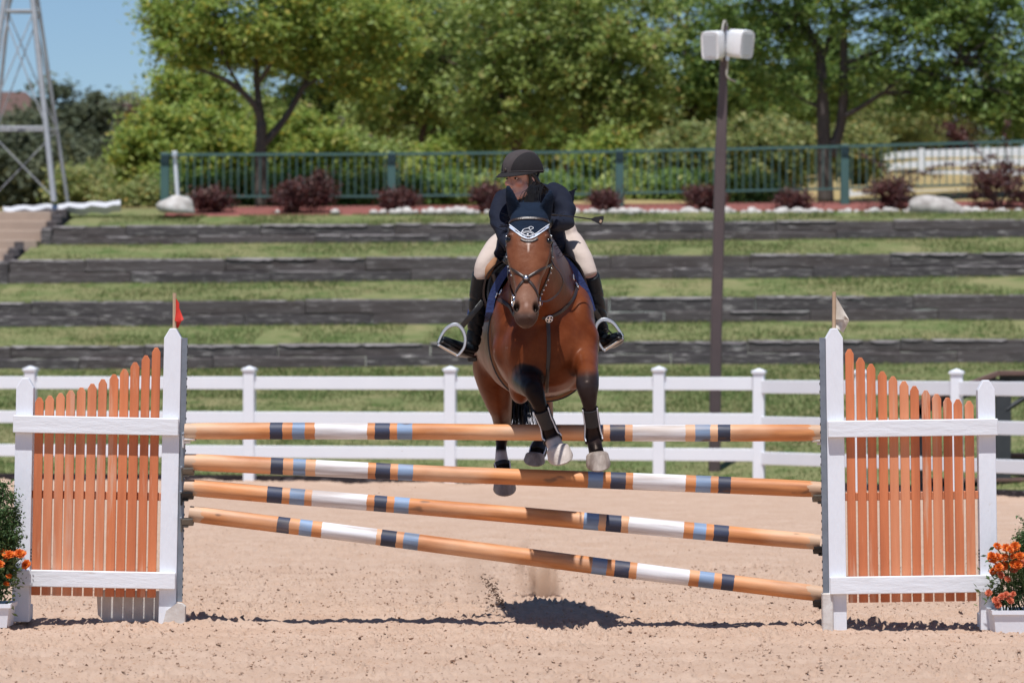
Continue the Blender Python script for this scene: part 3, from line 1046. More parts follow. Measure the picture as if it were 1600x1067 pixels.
def house(name, label, px0, px1, pye, pyr, pyb, Y, wallm):
    a, b = P(px0, pye, Y), P(px1, pye, Y)
    zr = P(0, pyr, Y).z; zb = P(0, pyb, Y).z
    w = b.x - a.x; D = 9
    h_ = thing('house', label, 'house', (a.x + w / 2, Y + D / 2, zb))
    mb = MB(); mb.box((a.x + w / 2, Y + D / 2, (a.z + zb) / 2), (w - .8, D - .8, a.z - zb)); mk('wall', mb, wallm, h_)
    mb = MB()
    y0, y1, ym = Y - .3, Y + D + .3, Y + D / 2
    x0, x1 = a.x, b.x
    ri = w * .18
    vs = [(x0, y0, a.z), (x1, y0, a.z), (x1, y1, a.z), (x0, y1, a.z), (x0 + ri, ym, zr), (x1 - ri, ym, zr)]
    mb.add(vs, [(0, 1, 5, 4), (1, 2, 5), (2, 3, 4, 5), (3, 0, 4), (0, 3, 2, 1)])
    mk('roof', mb, M['roof'], h_)
    mb = MB(); mb.box(((x0 + x1) / 2, y0 - .03, a.z - .14), (w + .06, .05, .26)); mk('fascia', mb, M['vinyl'], h_)
    n = max(2, int(w / 3))
    for k in range(n):
        cx = x0 + w * (k + .5) / n
        mb = MB(); mb.box((cx, Y + .38, a.z - 1.3), (1.1, .06, 1.3)); wf = mk('window', mb, M['vinyl'], h_)
        mb = MB(); mb.box((cx, Y + .34, a.z - 1.3), (.9, .03, 1.1)); mk('pane', mb, M['glass'], wf)
house('house', 'brown roofed tan house behind the windmill tower at far left', -260, 78, 196, 131, 300, 150, M['wall'])
house('house', 'small house roof with white eave showing above the dark trees left', 100, 206, 184, 150, 260, 175, M['wall'])
house('house', 'reddish roofed house partly hidden behind the right tree crown', 1370, 1500, 160, 120, 240, 165, M['wall'])

# ================================================================== VEGETATION
def leaves(name, C, size, mt, parent=None, flat=.5):
    n = len(C)
    nrm = rng.normal(0, 1, (n, 3)); nrm[:, 2] = np.abs(nrm[:, 2]) + flat
    nrm /= np.linalg.norm(nrm, axis=1)[:, None]
    a = rng.normal(0, 1, (n, 3))
    a -= nrm * (a * nrm).sum(1)[:, None]
    a /= np.linalg.norm(a, axis=1)[:, None]
    b = np.cross(nrm, a)
    s = (size * (.55 + .9 * rng.random(n)))[:, None]
    V = np.stack([C - a * s, C - b * s * .45, C + a * s, C + b * s * .45], 1).reshape(-1, 3)
    if parent is not None:
        V = V - np.array(origin_of(parent))
    return np_mesh(name, V, 4, mt, parent=parent)

def clump_cloud(ells, ncl, nl, rc, shell=.55, zsq=.6, gapseed=None):
    """ells: list of (centre, radii, weight); leaf clumps spread through a union of ellipsoids"""
    w = np.array([e[2] for e in ells], float); w /= w.sum()
    pts = []
    cents = []
    for k in range(ncl):
        e = ells[rng.choice(len(ells), p=w)]
        d = rng.normal(0, 1, 3); d /= np.linalg.norm(d)
        r = (shell + (1 - shell) * rng.random()) if rng.random() < .75 else rng.random() ** .5
        c = np.array(e[0]) + d * np.array(e[1]) * r
        cents.append(c)
        rr = rc * (.5 + rng.random())
        q = rng.normal(0, 1, (int(nl * (.5 + rng.random())), 3)) * rr * .55
        q[:, 2] *= zsq
        pts.append(c + q)
    return np.concatenate(pts), cents

def branch_tube(mb, pts, r0, r1, seg=7, sub=4):
    n = len(pts)
    mb.tube(pts, [r0 + (r1 - r0) * i / (n - 1) for i in range(n)], seg, sub=sub)

def tree(name, label, base, limbs, ells, ncl, nl, rc, leafm, barkm, size, group=None, twigs=40, shell=.5, flat=.5):
    """limbs: list of (list of points, r0, r1)"""
    t = thing(name, label, 'tree', tuple(base), group)
    mb = MB()
    for pts, r0, r1 in limbs:
        branch_tube(mb, pts, r0, r1)
    C, cents = clump_cloud(ells, ncl, nl, rc, shell)
    ends = []
    for pts, r0, r1 in limbs:
        for k in range(1, len(pts)):
            ends.append(Vector(pts[k]))
    hi = [e for e in ends]
    for c in (cents[:: max(1, len(cents) // twigs)] if twigs else []):
        c = Vector(c)
        e = min(hi, key=lambda p: (p - c).length + (2 if p.z > c.z + .6 else 0))
        mid = e.lerp(c, .5) + Vector((rnd.uniform(-.15, .15), rnd.uniform(-.15, .15), rnd.uniform(-.05, .2)))
        mb.tube([e, mid, c], [.028, .018, .008], 5, sub=3)
    mk('trunk', mb, barkm, t, smooth=True, fix=False)
    leaves('crown', C, size, leafm, t, flat)
    return t

def pe(px, py, Y, rx, ry, rz, w=1):    # ellipsoid: centre in photo columns, radii in metres
    return (tuple(P(px, py, Y)), (rx, ry, rz), w)

# left honey locust
Y1 = 83.0
q = lambda px, py, dy=0: P(px, py, Y1 + dy)
tree('honey_locust', 'forked honey locust tree with airy yellow green crown left of the rider', q(408, 328),
     [([q(408, 330), q(407, 250), q(408, 190)], .13, .11),
      ([q(407, 230), q(430, 205, .1), q(455, 170, .3), q(480, 120, .5), q(490, 50, .5), q(495, -60, .4)], .09, .03),
      ([q(408, 200), q(398, 165, -.1), q(360, 130, -.3), q(320, 112, -.5), q(280, 100, -.6)], .085, .02),
      ([q(408, 190), q(402, 140, .1), q(400, 80, .2), q(410, 0, .3), q(400, -90, .3)], .085, .03),
      ([q(404, 130), q(425, 95, -.4), q(432, 40, -.6), q(440, -30, -.6)], .05, .02),
      ([q(470, 140), q(520, 110, .2), q(570, 100, .2), q(600, 60, .3)], .045, .015),
      ([q(380, 145), q(350, 90, -.3), q(330, 30, -.4)], .04, .015)],
     [pe(300, 60, Y1, .95, 1.2, .9, 1.0), pe(380, -10, Y1, 1.7, 1.8, 1.5, 2.5), pe(500, 30, Y1, 1.4, 1.6, 1.2, 2), pe(440, 70, Y1 + 1.2, 1.3, .9, .6, .8), pe(590, 60, Y1, .8, 1.2, 1.2, 1), pe(262, 28, Y1, .55, .7, .45, .4), pe(570, 140, Y1 + .8, .8, .8, .35, .3)],
     400, 84, .34, M['leaf_y'], M['bark'], .065, twigs=60)
# right honey locust (two stems)
Y2 = 83.5
q = lambda px, py, dy=0: P(px, py, Y2 + dy)
tree('honey_locust', 'large two stemmed honey locust with dark green crown behind the right railing post', q(1290, 320),
     [([q(1290, 322), q(1288, 250), q(1286, 190), q(1284, 130), q(1278, 80, .1), q(1250, 20, .2), q(1230, -60, .2)], .17, .06),
      ([q(1297, 245), q(1312, 200, .05), q(1318, 150), q(1318, 90), q(1320, 20), q(1330, -80)], .12, .06),
      ([q(1314, 185), q(1345, 168, -.1), q(1380, 145, -.3), q(1430, 110, -.5), q(1500, 95, -.6)], .06, .02),
      ([q(1285, 170), q(1262, 160, .1), q(1230, 142, .2), q(1180, 130, .3)], .04, .015),
      ([q(1320, 100), q(1360, 85, .2), q(1420, 60, .3), q(1480, 30, .3)], .05, .02),
      ([q(1282, 100), q(1300, 40, .4), q(1290, -40, .5)], .06, .03),
      ([q(1278, 80), q(1240, 40, -.3), q(1190, 10, -.4)], .05, .02),
      ([q(1320, 110), q(1350, 105, -.2), q(1390, 112, -.2)], .03, .015)],
     [pe(1200, 90, Y2, .9, 1.2, .9, .9), pe(1180, -20, Y2, 1.2, 1.4, 1.2, 1.1), pe(1310, -50, Y2, 1.7, 1.8, 1.5, 2), pe(1460, 60, Y2, 1.5, 1.7, 1.0, 2.2), pe(1590, 60, Y2, 1.3, 1.6, 1.3, 2), pe(1450, 150, Y2, 1.0, 1.2, .45, .8), pe(1570, 170, Y2, .9, 1.0, .5, .8), pe(1480, -40, Y2, 1.7, 1.7, .9, 1.6), pe(1350, 120, Y2, .8, .9, .4, .4)],
     470, 88, .34, M['leaf_d'], M['bark'], .065, twigs=70)
# the wood in the middle: five trees close together
mids = [
    (650, 92, [(640, 330), (655, 240), (668, 170), (690, 90)], [pe(640, 60, 92, 1.5, 1.5, 1.9, 2), pe(700, 150, 92, 1.1, 1.2, .9, 1), pe(590, 170, 92, .8, 1.0, .8, .6)], 'mid green tree just left of the rider, nearest the forked locust', 'leaf_m'),
    (810, 90, [(800, 320), (805, 240), (790, 180), (770, 90)], [pe(800, 40, 90, 1.6, 1.6, 1.9, 2.2), pe(790, 160, 90, 1.3, 1.3, .9, 1.1), pe(860, 110, 90, 1.0, 1.0, 1.0, .8)], 'bright green tree with reddish stems directly above the rider', 'leaf_m'),
    (950, 91, [(930, 320), (925, 230), (940, 170), (960, 80)], [pe(950, 60, 91, 1.6, 1.6, 1.9, 2.2), pe(960, 170, 91, 1.1, 1.2, .8, 1)], 'mid green tree to the right of the rider, left of the speaker pole', 'leaf_m'),
    (1080, 93, [(1090, 320), (1080, 230), (1075, 150), (1070, 60)], [pe(1080, 60, 93, 1.5, 1.6, 1.8, 2), pe(1060, 170, 93, 1.3, 1.3, .8, 1.2), pe(1170, 150, 93, 1.2, 1.2, .8, 1)], 'dark green tree rising behind the speaker pole', 'leaf_d'),
    (520, 96, [(520, 320), (525, 240), (515, 170), (540, 80)], [pe(520, 80, 96, 1.5, 1.5, 1.7, 2), pe(500, 190, 96, 1.3, 1.2, .7, 1)], 'olive green tree behind the left locust crown', 'leaf_m'),
    (730, 99, [(730, 320), (728, 240), (735, 150)], [pe(730, 90, 99, 1.4, 1.4, 1.8, 2), pe(725, 200, 99, 1.2, 1.2, .7, .9)], 'darker tree filling the gap behind the two middle trees', 'leaf_d'),
    (880, 99, [(880, 320), (885, 240), (875, 150)], [pe(880, 60, 99, 1.4, 1.4, 1.9, 2), pe(890, 200, 99, 1.2, 1.2, .7, .9)], 'darker tree behind and to the right of the helmet', 'leaf_d'),
]
for px, Y, tr, ells, lab, lm in mids:
    tp = [P(a, b, Y) for a, b in tr]
    limbs = [(tp, .11, .04)]
    for k in range(3):
        e = ells[k % len(ells)]
        c = Vector(e[0]) + Vector((rnd.uniform(-.8, .8) * e[1][0], rnd.uniform(-.4, .4), rnd.uniform(-.2, .8) * e[1][2]))
        s_ = tp[1].lerp(tp[2], rnd.random())
        limbs.append(([s_, s_.lerp(c, .5) + Vector((0, 0, -.15)), c], .06, .018))
    tree('broadleaf_tree', lab, tp[0], limbs, ells, 235, 88, .33, M[lm], M['bark2'], .068, 'leafy trees behind the green railing', twigs=40)
# far left wooded mass
for px, py, Y, rx, rz, lab, lm in (
        (30, 250, 120, 2.2, 1.5, 'dusty olive tree at the far left edge behind the steel tower', 'leaf_o'),
        (120, 215, 125, 1.9, 1.9, 'tall dusty olive tree between the tower and the sky gap', 'leaf_o'),
        (60, 225, 132, 2.0, 1.3, 'dusty olive tree in front of the brown roofed house', 'leaf_o'),
        (190, 260, 118, 1.5, 1.4, 'dusty olive tree beside the left end of the railing', 'leaf_o'),
        (212, 235, 135, 1.3, 1.6, 'purplish tree far off beyond the sky gap', 'leaf_r'),
        (195, 185, 190, 1.6, .9, 'tiny tan crowned tree on the far skyline', 'leaf_p')):
    b_ = P(px, 318, Y)
    tree('far_tree', lab, b_, [([b_, P(px + 4, py + 20, Y), P(px - 3, py - 20, Y)], .12, .03)], [(tuple(P(px, py, Y)), (rx, rx, rz), 2), (tuple(P(px - 18, py + 40, Y)), (rx * .8, rx, rz * .7), 1.2), (tuple(P(px + 20, py + 45, Y)), (rx * .8, rx, rz * .7), 1.2)],
         190, 90, .42, M[lm], M['bark'], .10, None, twigs=12, shell=.3)
# shrubs and small trees on the bank
def shrub(name, label, px, py, Y, rx, rz, lm, ncl=110, nl=80, rc=.25, size=.06, group=None, ry=None, stems=6, barkm='bark', cat='shrub', shell=.35):
    b_ = P(px, 0, Y); b_.z = min(P(px, py, Y).z - rz * .9, 99)
    c = P(px, py, Y)
    limbs = []
    for k in range(stems):
        e = c + Vector((rnd.uniform(-.7, .7) * rx, rnd.uniform(-.3, .3), rnd.uniform(0, .8) * rz))
        s_ = b_ + Vector((rnd.uniform(-.15, .15) * rx, 0, 0))
        limbs.append(([s_, s_.lerp(e, .5) + Vector((rnd.uniform(-.05, .05), 0, 0)), e], .022, .007))
    t = tree(name, label, b_, limbs, [(tuple(c), (rx, ry or rx * .8, rz), 1)], ncl, nl, rc, M[lm], M[barkm], size, group, twigs=10, shell=shell)
    t['category'] = cat
    return t
hs = [
    (250, 245, 87, 1.0, .95, 'leaf_y', 'yellow green shrub at the left end of the railing, beside the sky gap'),
    (330, 235, 88, 1.15, 1.0, 'leaf_y', 'yellow green shrub left of the forked locust trunk'),
    (300, 155, 89, 1.0, .8, 'leaf_y', 'tall leafy sapling beneath the left locust crown'),
    (470, 240, 87, 1.1, .9, 'leaf_y', 'yellow flecked shrub right of the forked locust trunk'),
    (560, 255, 88, 1.0, .8, 'leaf_m', 'green shrub left of the second railing post'),
    (690, 265, 90, .75, .6, 'leaf_y', 'low yellow green shrub right of the second railing post'),
    (945, 262, 86, .75, .75, 'leaf_y', 'bright yellow green shrub behind the third railing post'),
    (1050, 255, 87, 1.0, .85, 'leaf_p', 'pale green shrub left of the speaker pole behind the railing'),
    (1190, 245, 88, 1.2, .95, 'leaf_p', 'pale green shrub right of the speaker pole behind the railing'),
    (1380, 180, 118, 1.9, 1.3, 'leaf_p', 'pale yellow green tree in the distance right of the two stemmed locust'),
    (1340, 240, 95, .6, .7, 'leaf_p', 'thin pale shrub just right of the fourth railing post'),
    (1462, 205, 128, 1.5, .75, 'leaf_r', 'distant purple leaved tree above the white rail fences'),
    (1580, 170, 125, 1.5, 1.4, 'leaf_p', 'pale distant tree at the right edge behind the locust crown'),
    (150, 290, 92, 1.1, .45, 'leaf_p', 'low tawny shrub between the steel tower and the railing'),
    (205, 296, 90, .7, .4, 'leaf_p', 'small tawny shrub next to the pale boulder'),
    (222, 311, 82.5, .55, .22, 'leaf_p', 'low tawny clump on the ground between the white tarp and the pale boulder'),
]
hs += [(px_, py_, Y_, rx_, rz_, lm_, lab_) for px_, py_, Y_, rx_, rz_, lm_, lab_ in [
    (420, 215, 97, 1.7, 1.5, 'leaf_m', 'tall green hedge tree behind the forked locust trunk'),
    (560, 225, 104, 1.7, 1.5, 'leaf_p', 'pale green tree far behind the second railing post'),
    (660, 235, 108, 1.6, 1.3, 'leaf_m', 'distant green tree seen between the two railing posts left of the rider'),
    (760, 225, 106, 1.6, 1.4, 'leaf_y', 'distant yellow green tree directly behind the helmet'),
    (860, 225, 107, 1.6, 1.4, 'leaf_m', 'distant green tree behind the rider at right'),
    (965, 225, 105, 1.6, 1.4, 'leaf_p', 'distant pale green tree behind the third railing post'),
    (1070, 215, 107, 1.7, 1.5, 'leaf_m', 'distant green tree left of the brown speaker pole'),
    (1180, 190, 107, 1.8, 1.7, 'leaf_p', 'distant pale tree right of the brown speaker pole'),
    (1265, 200, 110, 1.5, 1.8, 'leaf_p', 'distant pale tree behind the two stemmed locust trunk'),
    (1290, 120, 100, 1.3, 1.2, 'leaf_d', 'dark green tree top filling the space behind the locust fork')]]
hs += [(300 + k * 95, 303, 85.5, .85, .36, 'leaf_m' if k % 2 else 'leaf_d', 'low green ground shrub behind the railing %s' % w_) for k, w_ in enumerate(['beside the pale boulder', 'at the foot of the locust trunk', 'under the yellow flecked shrub', 'at the second railing post', 'right of the second railing post', 'left of the rider', 'behind the rider', 'at the third railing post', 'left of the speaker pole', 'right of the speaker pole'])]
for px, py, Y, rx, rz, lm, lab in hs:
    shrub('leafy_shrub', lab, px, py, Y, rx, rz, lm, ncl=int(85 * rx + 45), nl=85, rc=.27, size=.065)
bs = [(335, 312, .45, .22, 'purple barberry bush right of the pale boulder'),
      (462, 305, .42, .32, 'purple barberry bush right of the locust trunk'),
      (500, 296, .22, .30, 'leggy purple barberry bush beside the wider one'),
      (620, 312, .33, .20, 'purple barberry bush at the foot of the second railing post'),
      (765, 308, .36, .28, 'purple barberry bush left of the rider'),
      (945, 314, .24, .2, 'small purple barberry bush at the foot of the third railing post'),
      (1103, 310, .36, .25, 'purple barberry bush left of the speaker pole'),
      (1238, 316, .30, .2, 'purple barberry bush right of the speaker pole'),
      (1392, 302, .50, .36, 'purple barberry bush left of the grey rock'),
      (1560, 290, .78, .55, 'large purple barberry bush right of the grey rock')]
for px, py, rx, rz, lab in bs:
    t = shrub('barberry_bush', lab, px, py, 79.8, rx, rz, 'leaf_r', ncl=int(60 * rx + 24), nl=70, rc=.17, size=.032, group='purple bushes along the mulch bed', stems=9, barkm='bark2', cat='bush')
# long arching stems on the right bushes
for pts in ([(1400, 300), (1375, 260), (1345, 240)], [(1410, 300), (1450, 265), (1490, 258)], [(1560, 280), (1530, 240), (1500, 205)], [(1580, 270), (1570, 220), (1575, 190)], [(1400, 290), (1420, 270), (1470, 275)]):
    pp = spl([P(a, b, 79.7) for a, b in pts], 5)
    mb = MB(); mb.tube(pp, .008, 5)
    tw = thing('barberry_shoot', 'long arching purple shoot above the bush near column %s' % {1345: 'of the fourth railing post', 1490: 'of the grey rock, upper one', 1500: 'of the far fence post', 1575: 'of the right edge', 1470: 'of the grey rock, lower one'}[pts[-1][0]], 'shoot', tuple(pp[0]))
    mk('stem', mb, M['bark2'], tw, fix=False)
    C = np.concatenate([np.array(p_)[None, :] + rng.normal(0, .035, (14, 3)) for p_ in pp])
    leaves('foliage', C, .03, M['leaf_r'], tw)

# ================================================================== THE JUMP
def wing(side, label, Yw, foot_py, outer, inner, pick0, pitch, ptops, lean, rail1, rail2, pk_bot, post_top_o, post_top_i):
    """columns given at ground level; side -1 = left wing"""
    s = FPX / Yw                       # px per metre
    w = thing('jump_wing', label, 'jump stand', tuple(P(inner, foot_py, Yw)), 'white jump stands with orange pickets', (0, lean, 0))
    X = lambda px: (px - inner) / s
    Z = lambda py: (foot_py - py) / s
    def post(px, top, wpx=27, dep=.095):
        hw = wpx / 2 / s
        b = .02
        h_ = Z(top)
        xs = X(px)
        prof = [(-hw, -.01), (hw, -.01), (hw, h_ - .055), (hw - .032, h_), (-hw + .032, h_), (-hw, h_ - .055)]
        mb = MB(); mb.prism([Vector((xs + a, -dep / 2, z)) for a, z in prof], (0, dep, 0))
        o = mk('post', mb, M['whitepaint'], w, local=True)
        bv = o.modifiers.new('b', 'BEVEL'); bv.width = .004; bv.segments = 2
        return o
    post(outer, post_top_o); post(inner, post_top_i)
    x0, x1 = (X(outer) - .058, X(inner) + .045) if side < 0 else (X(inner) - .045, X(outer) + .058)
    for py0, py1 in (rail1, rail2):
        mb = MB(); mb.box(((x0 + x1) / 2, -.068, (Z(py0) + Z(py1)) / 2), (x1 - x0, .038, Z(py0) - Z(py1)), bev=.004)
        mk('rail_board', mb, M['whiteboard'], w, local=True)
    xm0, xm1 = sorted((X(outer), X(inner)))
    for k, pt in enumerate(ptops):
        px = pick0 + pitch * k
        hw = rnd.uniform(.0235, .0255)
        h_ = Z(pt)
        zb = Z(pk_bot)
        a = rnd.uniform(-.003, .003)
        xs = X(px) + rnd.uniform(-.002, .002)
        prof = [(-hw, zb), (hw, zb), (hw, h_ - .028), (hw * .35, h_), (-hw * .35, h_), (-hw, h_ - .028)]
        mb = MB(); mb.prism([Vector((xs + q, -.041 + rnd.uniform(-.001, .001), z)) for q, z in prof], (0, .02, 0))
        o = mk('picket', mb, M['picket'] if rnd.random() < .6 else M['picket2'], w, local=True)
        bv = o.modifiers.new('b', 'BEVEL'); bv.width = .002; bv.segments = 1
    # backing slat half way and the two behind the rails
    for py, hh in ((776, .045), ((rail1[0] + rail1[1]) / 2, .07), ((rail2[0] + rail2[1]) / 2, .07)):
        mb = MB(); mb.box(((xm0 + xm1) / 2, -.008, Z(py)), (xm1 - xm0 - .10, .02, hh), bev=.003)
        mk('backing_slat', mb, M['picket2'], w, local=True)
    # narrow backing panel, lower half, seen in the gaps between the pickets
    # perforated steel track on the inner face
    sx = .054 if side < 0 else -.054
    mb = MB(); mb.box((X(inner) + sx, -.012, (Z(533) + .10) / 2 + .02), (.010, .052, Z(533) - .10), bev=.002)
    mb.box((X(inner) + sx + (.016 if side < 0 else -.016), -.036, (Z(533) + .10) / 2 + .02), (.026, .004, Z(533) - .10))
    tr = mk('cup_track', mb, M['steel'], w, local=True)
    hm = MB()
    z = .16
    while z < Z(538):
        hm.box((X(inner) + sx + (.030 if side < 0 else -.030), -.034, z), (.004, .010, .014)); z += .045
    hh = mk('track_holes', hm, M['black'], tr, local=True); hh['kind'] = 'stuff'
    # feet
    if side < 0:
        mb = MB()
        prof = [(-.02, 0), (.105, .0), (.105, .11), (.085, .125), (.06, .13), (.0, .085)]
        mb.prism([Vector((X(inner) + a, -.12, z - .012)) for a, z in prof], (0, .09, 0))
        mk('foot_block', mb, M['blockwood'], w, local=True)
        mb = MB()
        pf = [(X(147), Z(925)), (X(247), Z(925)), (X(247), -.005), (X(160), -.01), (X(150), .03)]
        mb.prism([Vector((a, .10, z)) for a, z in pf], (0, .03, 0))
        mk('kick_board', mb, M['blockwood'], w, local=True)
    else:
        mb = MB(); mb.box((X(inner) - .058, -.02, .10), (.06, .10, .22), bev=.006)
        mk('foot_block', mb, M['blockwood'], w, local=True)
    for px in (outer, inner):     # cross feet running front to back
        mb = MB(); mb.box((X(px), .10, .035), (.085, .22, .085), bev=.006)
        mk('foot', mb, M['whitepaint'], w, local=True)
    mb = MB()
    for k in range(4):
        mb.box((X(outer) + (.052 if side < 0 else -.052), -.030, Z(862) - k * .018), (.008, .012, .010), bev=.002)
    mk('hinge', mb, M['black'], w, local=True)
    return w

pt_l = [624.7, 621.5, 617.3, 612.6, 607.9, 601.6, 594.2, 586.4, 578, 567, 556, 543.4]
wing(-1, 'left jump stand with pickets rising toward the red flag', 24.0, 972, 33, 262, 55.5, 16.5, pt_l, .020, (653, 680), (893, 919), 933, 595, 513)
pt_r = [545.7, 559.2, 569.2, 581, 589, 596.8, 604.4, 611.5, 617.3, 623.2, 626.1, 629]
wing(1, 'right jump stand with pickets falling away from the white flag', 23.75, 984, 1545, 1309, 1332.0, 16.9, pt_r, -.014, (657, 683), (900, 927), 941, 597, 513)

# ---- flags
def flag(name, label, px, py0, py1, cloth, Y, cm, cm2=None):
    f = thing('flag', label, 'flag', tuple(P(px, py1, Y)))
    mb = MB(); mb.tube([P(px, py1 + 1, Y), P(px + .3, py0, Y)], .0105, 8)
    mk('stick', mb, M['stick'], f, smooth='auto')
    for i, (pts, dys) in enumerate(cloth):
        n = 6
        rings = []
        top, bot = pts
        for k in range(n + 1):
            t = k / n
            a, b_ = P(top[0][0] * (1 - t) + top[1][0] * t, top[0][1] * (1 - t) + top[1][1] * t, Y + dys * t + .006 * math.sin(5 * t + i)), P(bot[0][0] * (1 - t) + bot[1][0] * t, bot[0][1] * (1 - t) + bot[1][1] * t, Y + dys * t + .008 * math.sin(6 * t + i + 1))
            m_ = a.lerp(b_, .5) + Vector((0, .010 * math.sin(4 * t + 1), 0))
            rings.append([a, m_, b_, b_ + Vector((0, .004, 0)), m_ + Vector((0, .004, 0)), a + Vector((0, .004, 0))])
        mb = MB().rings(rings)
        mk('cloth', mb, cm if i == 0 else (cm2 or cm), f, smooth='auto')
    return f
flag('flag', 'small red flag on a wooden stick atop the left jump stand', 272.5, 458, 514,
     [((((272, 461), (287, 499)), ((270, 500), (281, 504))), -.05), ((((272, 461), (280, 474)), ((271, 498), (280, 500))), -.02), ((((271, 495), (286, 497)), ((271, 509), (278, 513))), .02)], 24.0, M['redcloth'])
flag('flag', 'small off-white flag on a wooden stick atop the right jump stand', 1303, 456, 514,
     [((((1303, 458), (1326.5, 499)), ((1303, 499), (1326.5, 500))), -.03), ((((1305, 499.5), (1327, 500)), ((1305, 511), (1317.5, 520))), .02)], 23.75, M['whitecloth'])

# ---- poles with painted bands (paint is a flat band pattern along the pole)
def pole_mat(name, seed, shift):
    m = bpy.data.materials.new(name); m.use_nodes = True
    nt = m.node_tree; N, L = nt.nodes, nt.links
    b = N['Principled BSDF']; b.inputs['Roughness'].default_value = .58
    tc = N.new('ShaderNodeTexCoord'); sp = N.new('ShaderNodeSeparateXYZ')
    L.new(tc.outputs['Object'], sp.inputs[0])
    def nz(sc, st, det=6):
        mp = N.new('ShaderNodeMapping'); mp.inputs['Scale'].default_value = st; mp.inputs['Location'].default_value = (seed, seed * 2, 0)
        n = N.new('ShaderNodeTexNoise'); n.inputs['Scale'].default_value = sc; n.inputs['Detail'].default_value = det
        L.new(tc.outputs['Object'], mp.inputs[0]); L.new(mp.outputs[0], n.inputs['Vector'])
        return n.outputs['Fac']
    def math_(op, a, b2):
        n = N.new('ShaderNodeMath'); n.operation = op
        for i, v in enumerate((a, b2)):
            if isinstance(v, (int, float)): n.inputs[i].default_value = v
            else: L.new(v, n.inputs[i])
        return n.outputs[0]
    LEN = 3.6
    x = math_('ADD', math_('DIVIDE', sp.outputs['X'], LEN), .5)
    x = math_('ADD', x, math_('MULTIPLY', math_('SUBTRACT', nz(30, (1, 1, 1)), .5), .004))
    r = N.new('ShaderNodeValToRGB'); r.color_ramp.interpolation = 'CONSTANT'
    O = (.66, .27, .095); NV = (.040, .052, .10); LB = (.24, .35, .53); W = (.80, .80, .82); BW = (.50, .36, .25)
    stops = [(0, O), (.133, NV), (.155, O), (.169, LB), (.191, O), (.205, W), (.289, O), (.300, NV), (.322, O), (.334, LB), (.356, O),
             (.630, LB), (.653, O), (.665, NV), (.688, O), (.700, W), (.785, O), (.799, LB), (.821, O), (.834, NV), (.855, O)]
    e = r.color_ramp.elements
    e[0].position = 0; e[0].color = (*O, 1)
    e[1].position = stops[1][0] + shift; e[1].color = (*stops[1][1], 1)
    for p_, c in stops[2:]:
        q = e.new(p_ + shift); q.color = (*c, 1)
    L.new(x, r.inputs[0])
    def mix(f, a, b2, mode='MIX'):
        n = N.new('ShaderNodeMix'); n.data_type = 'RGBA'; n.blend_type = mode
        for sck, v in ((n.inputs['Factor'], f), (n.inputs[6], a), (n.inputs[7], b2)):
            if isinstance(v, tuple): sck.default_value = (*v, 1)
            elif isinstance(v, (int, float)): sck.default_value = v
            else: L.new(v, sck)
        return n.outputs[2]
    def rng_(v, lo, hi, a=0., b2=1.):
        n = N.new('ShaderNodeMapRange'); n.inputs[1].default_value = lo; n.inputs[2].default_value = hi; n.inputs[3].default_value = a; n.inputs[4].default_value = b2
        L.new(v, n.inputs[0]); return n.outputs[0]
    grain = nz(16, (.12, 1.4, 1.4), 8)
    col = mix(rng_(grain, .36, .64, 0, .8), r.outputs[0], (.45, .36, .31), 'MULTIPLY')
    # patches where the stain has faded, only on the stained wood
    sc_ = N.new('ShaderNodeSeparateColor'); L.new(r.outputs[0], sc_.inputs[0])
    isO = rng_(math_('SUBTRACT', sc_.outputs[0], sc_.outputs[2]), .2, .4)
    col = mix(math_('MULTIPLY', isO, rng_(nz(3.2, (.45, 1.3, 1.3), 7), .44, .62, 0, .6)), col, (.76, .50, .32))
    # scuffed streaks of bare wood and pale scratches
    col = mix(rng_(nz(9, (.16, 1.2, 1.2), 8), .57, .68, 0, .3), col, BW)
    kn = rng_(nz(7, (.7, 1.5, 1.5), 2), .69, .74, 0, .75)
    col = mix(kn, col, (.13, .07, .04))
    # bare ends
    ends = math_('GREATER_THAN', math_('ADD', math_('ABSOLUTE', math_('SUBTRACT', x, .5), 0), math_('MULTIPLY', grain, .05)), .505)
    col = mix(math_('MULTIPLY', ends, .75), col, BW)
    L.new(col, b.inputs['Base Color'])
    bp = N.new('ShaderNodeBump'); bp.inputs['Strength'].default_value = .35; bp.inputs['Distance'].default_value = .006
    L.new(grain, bp.inputs['Height']); L.new(bp.outputs[0], b.inputs['Normal'])
    return m
poles = [((289, 673.5), (1283, 676.5), 'topmost jump pole, level, with navy light blue and white bands', 0, 24.0),
         ((289, 722), (1285, 765), 'second jump pole from the top, sloping slightly down to the right', .0, 24.0),
         ((288, 760), (1281, 846), 'third jump pole from the top, sloping down to the right', -.002, 24.0),
         ((296, 802), (1285, 928), 'lowest jump pole, sloping most steeply to the right', .004, 24.0)]
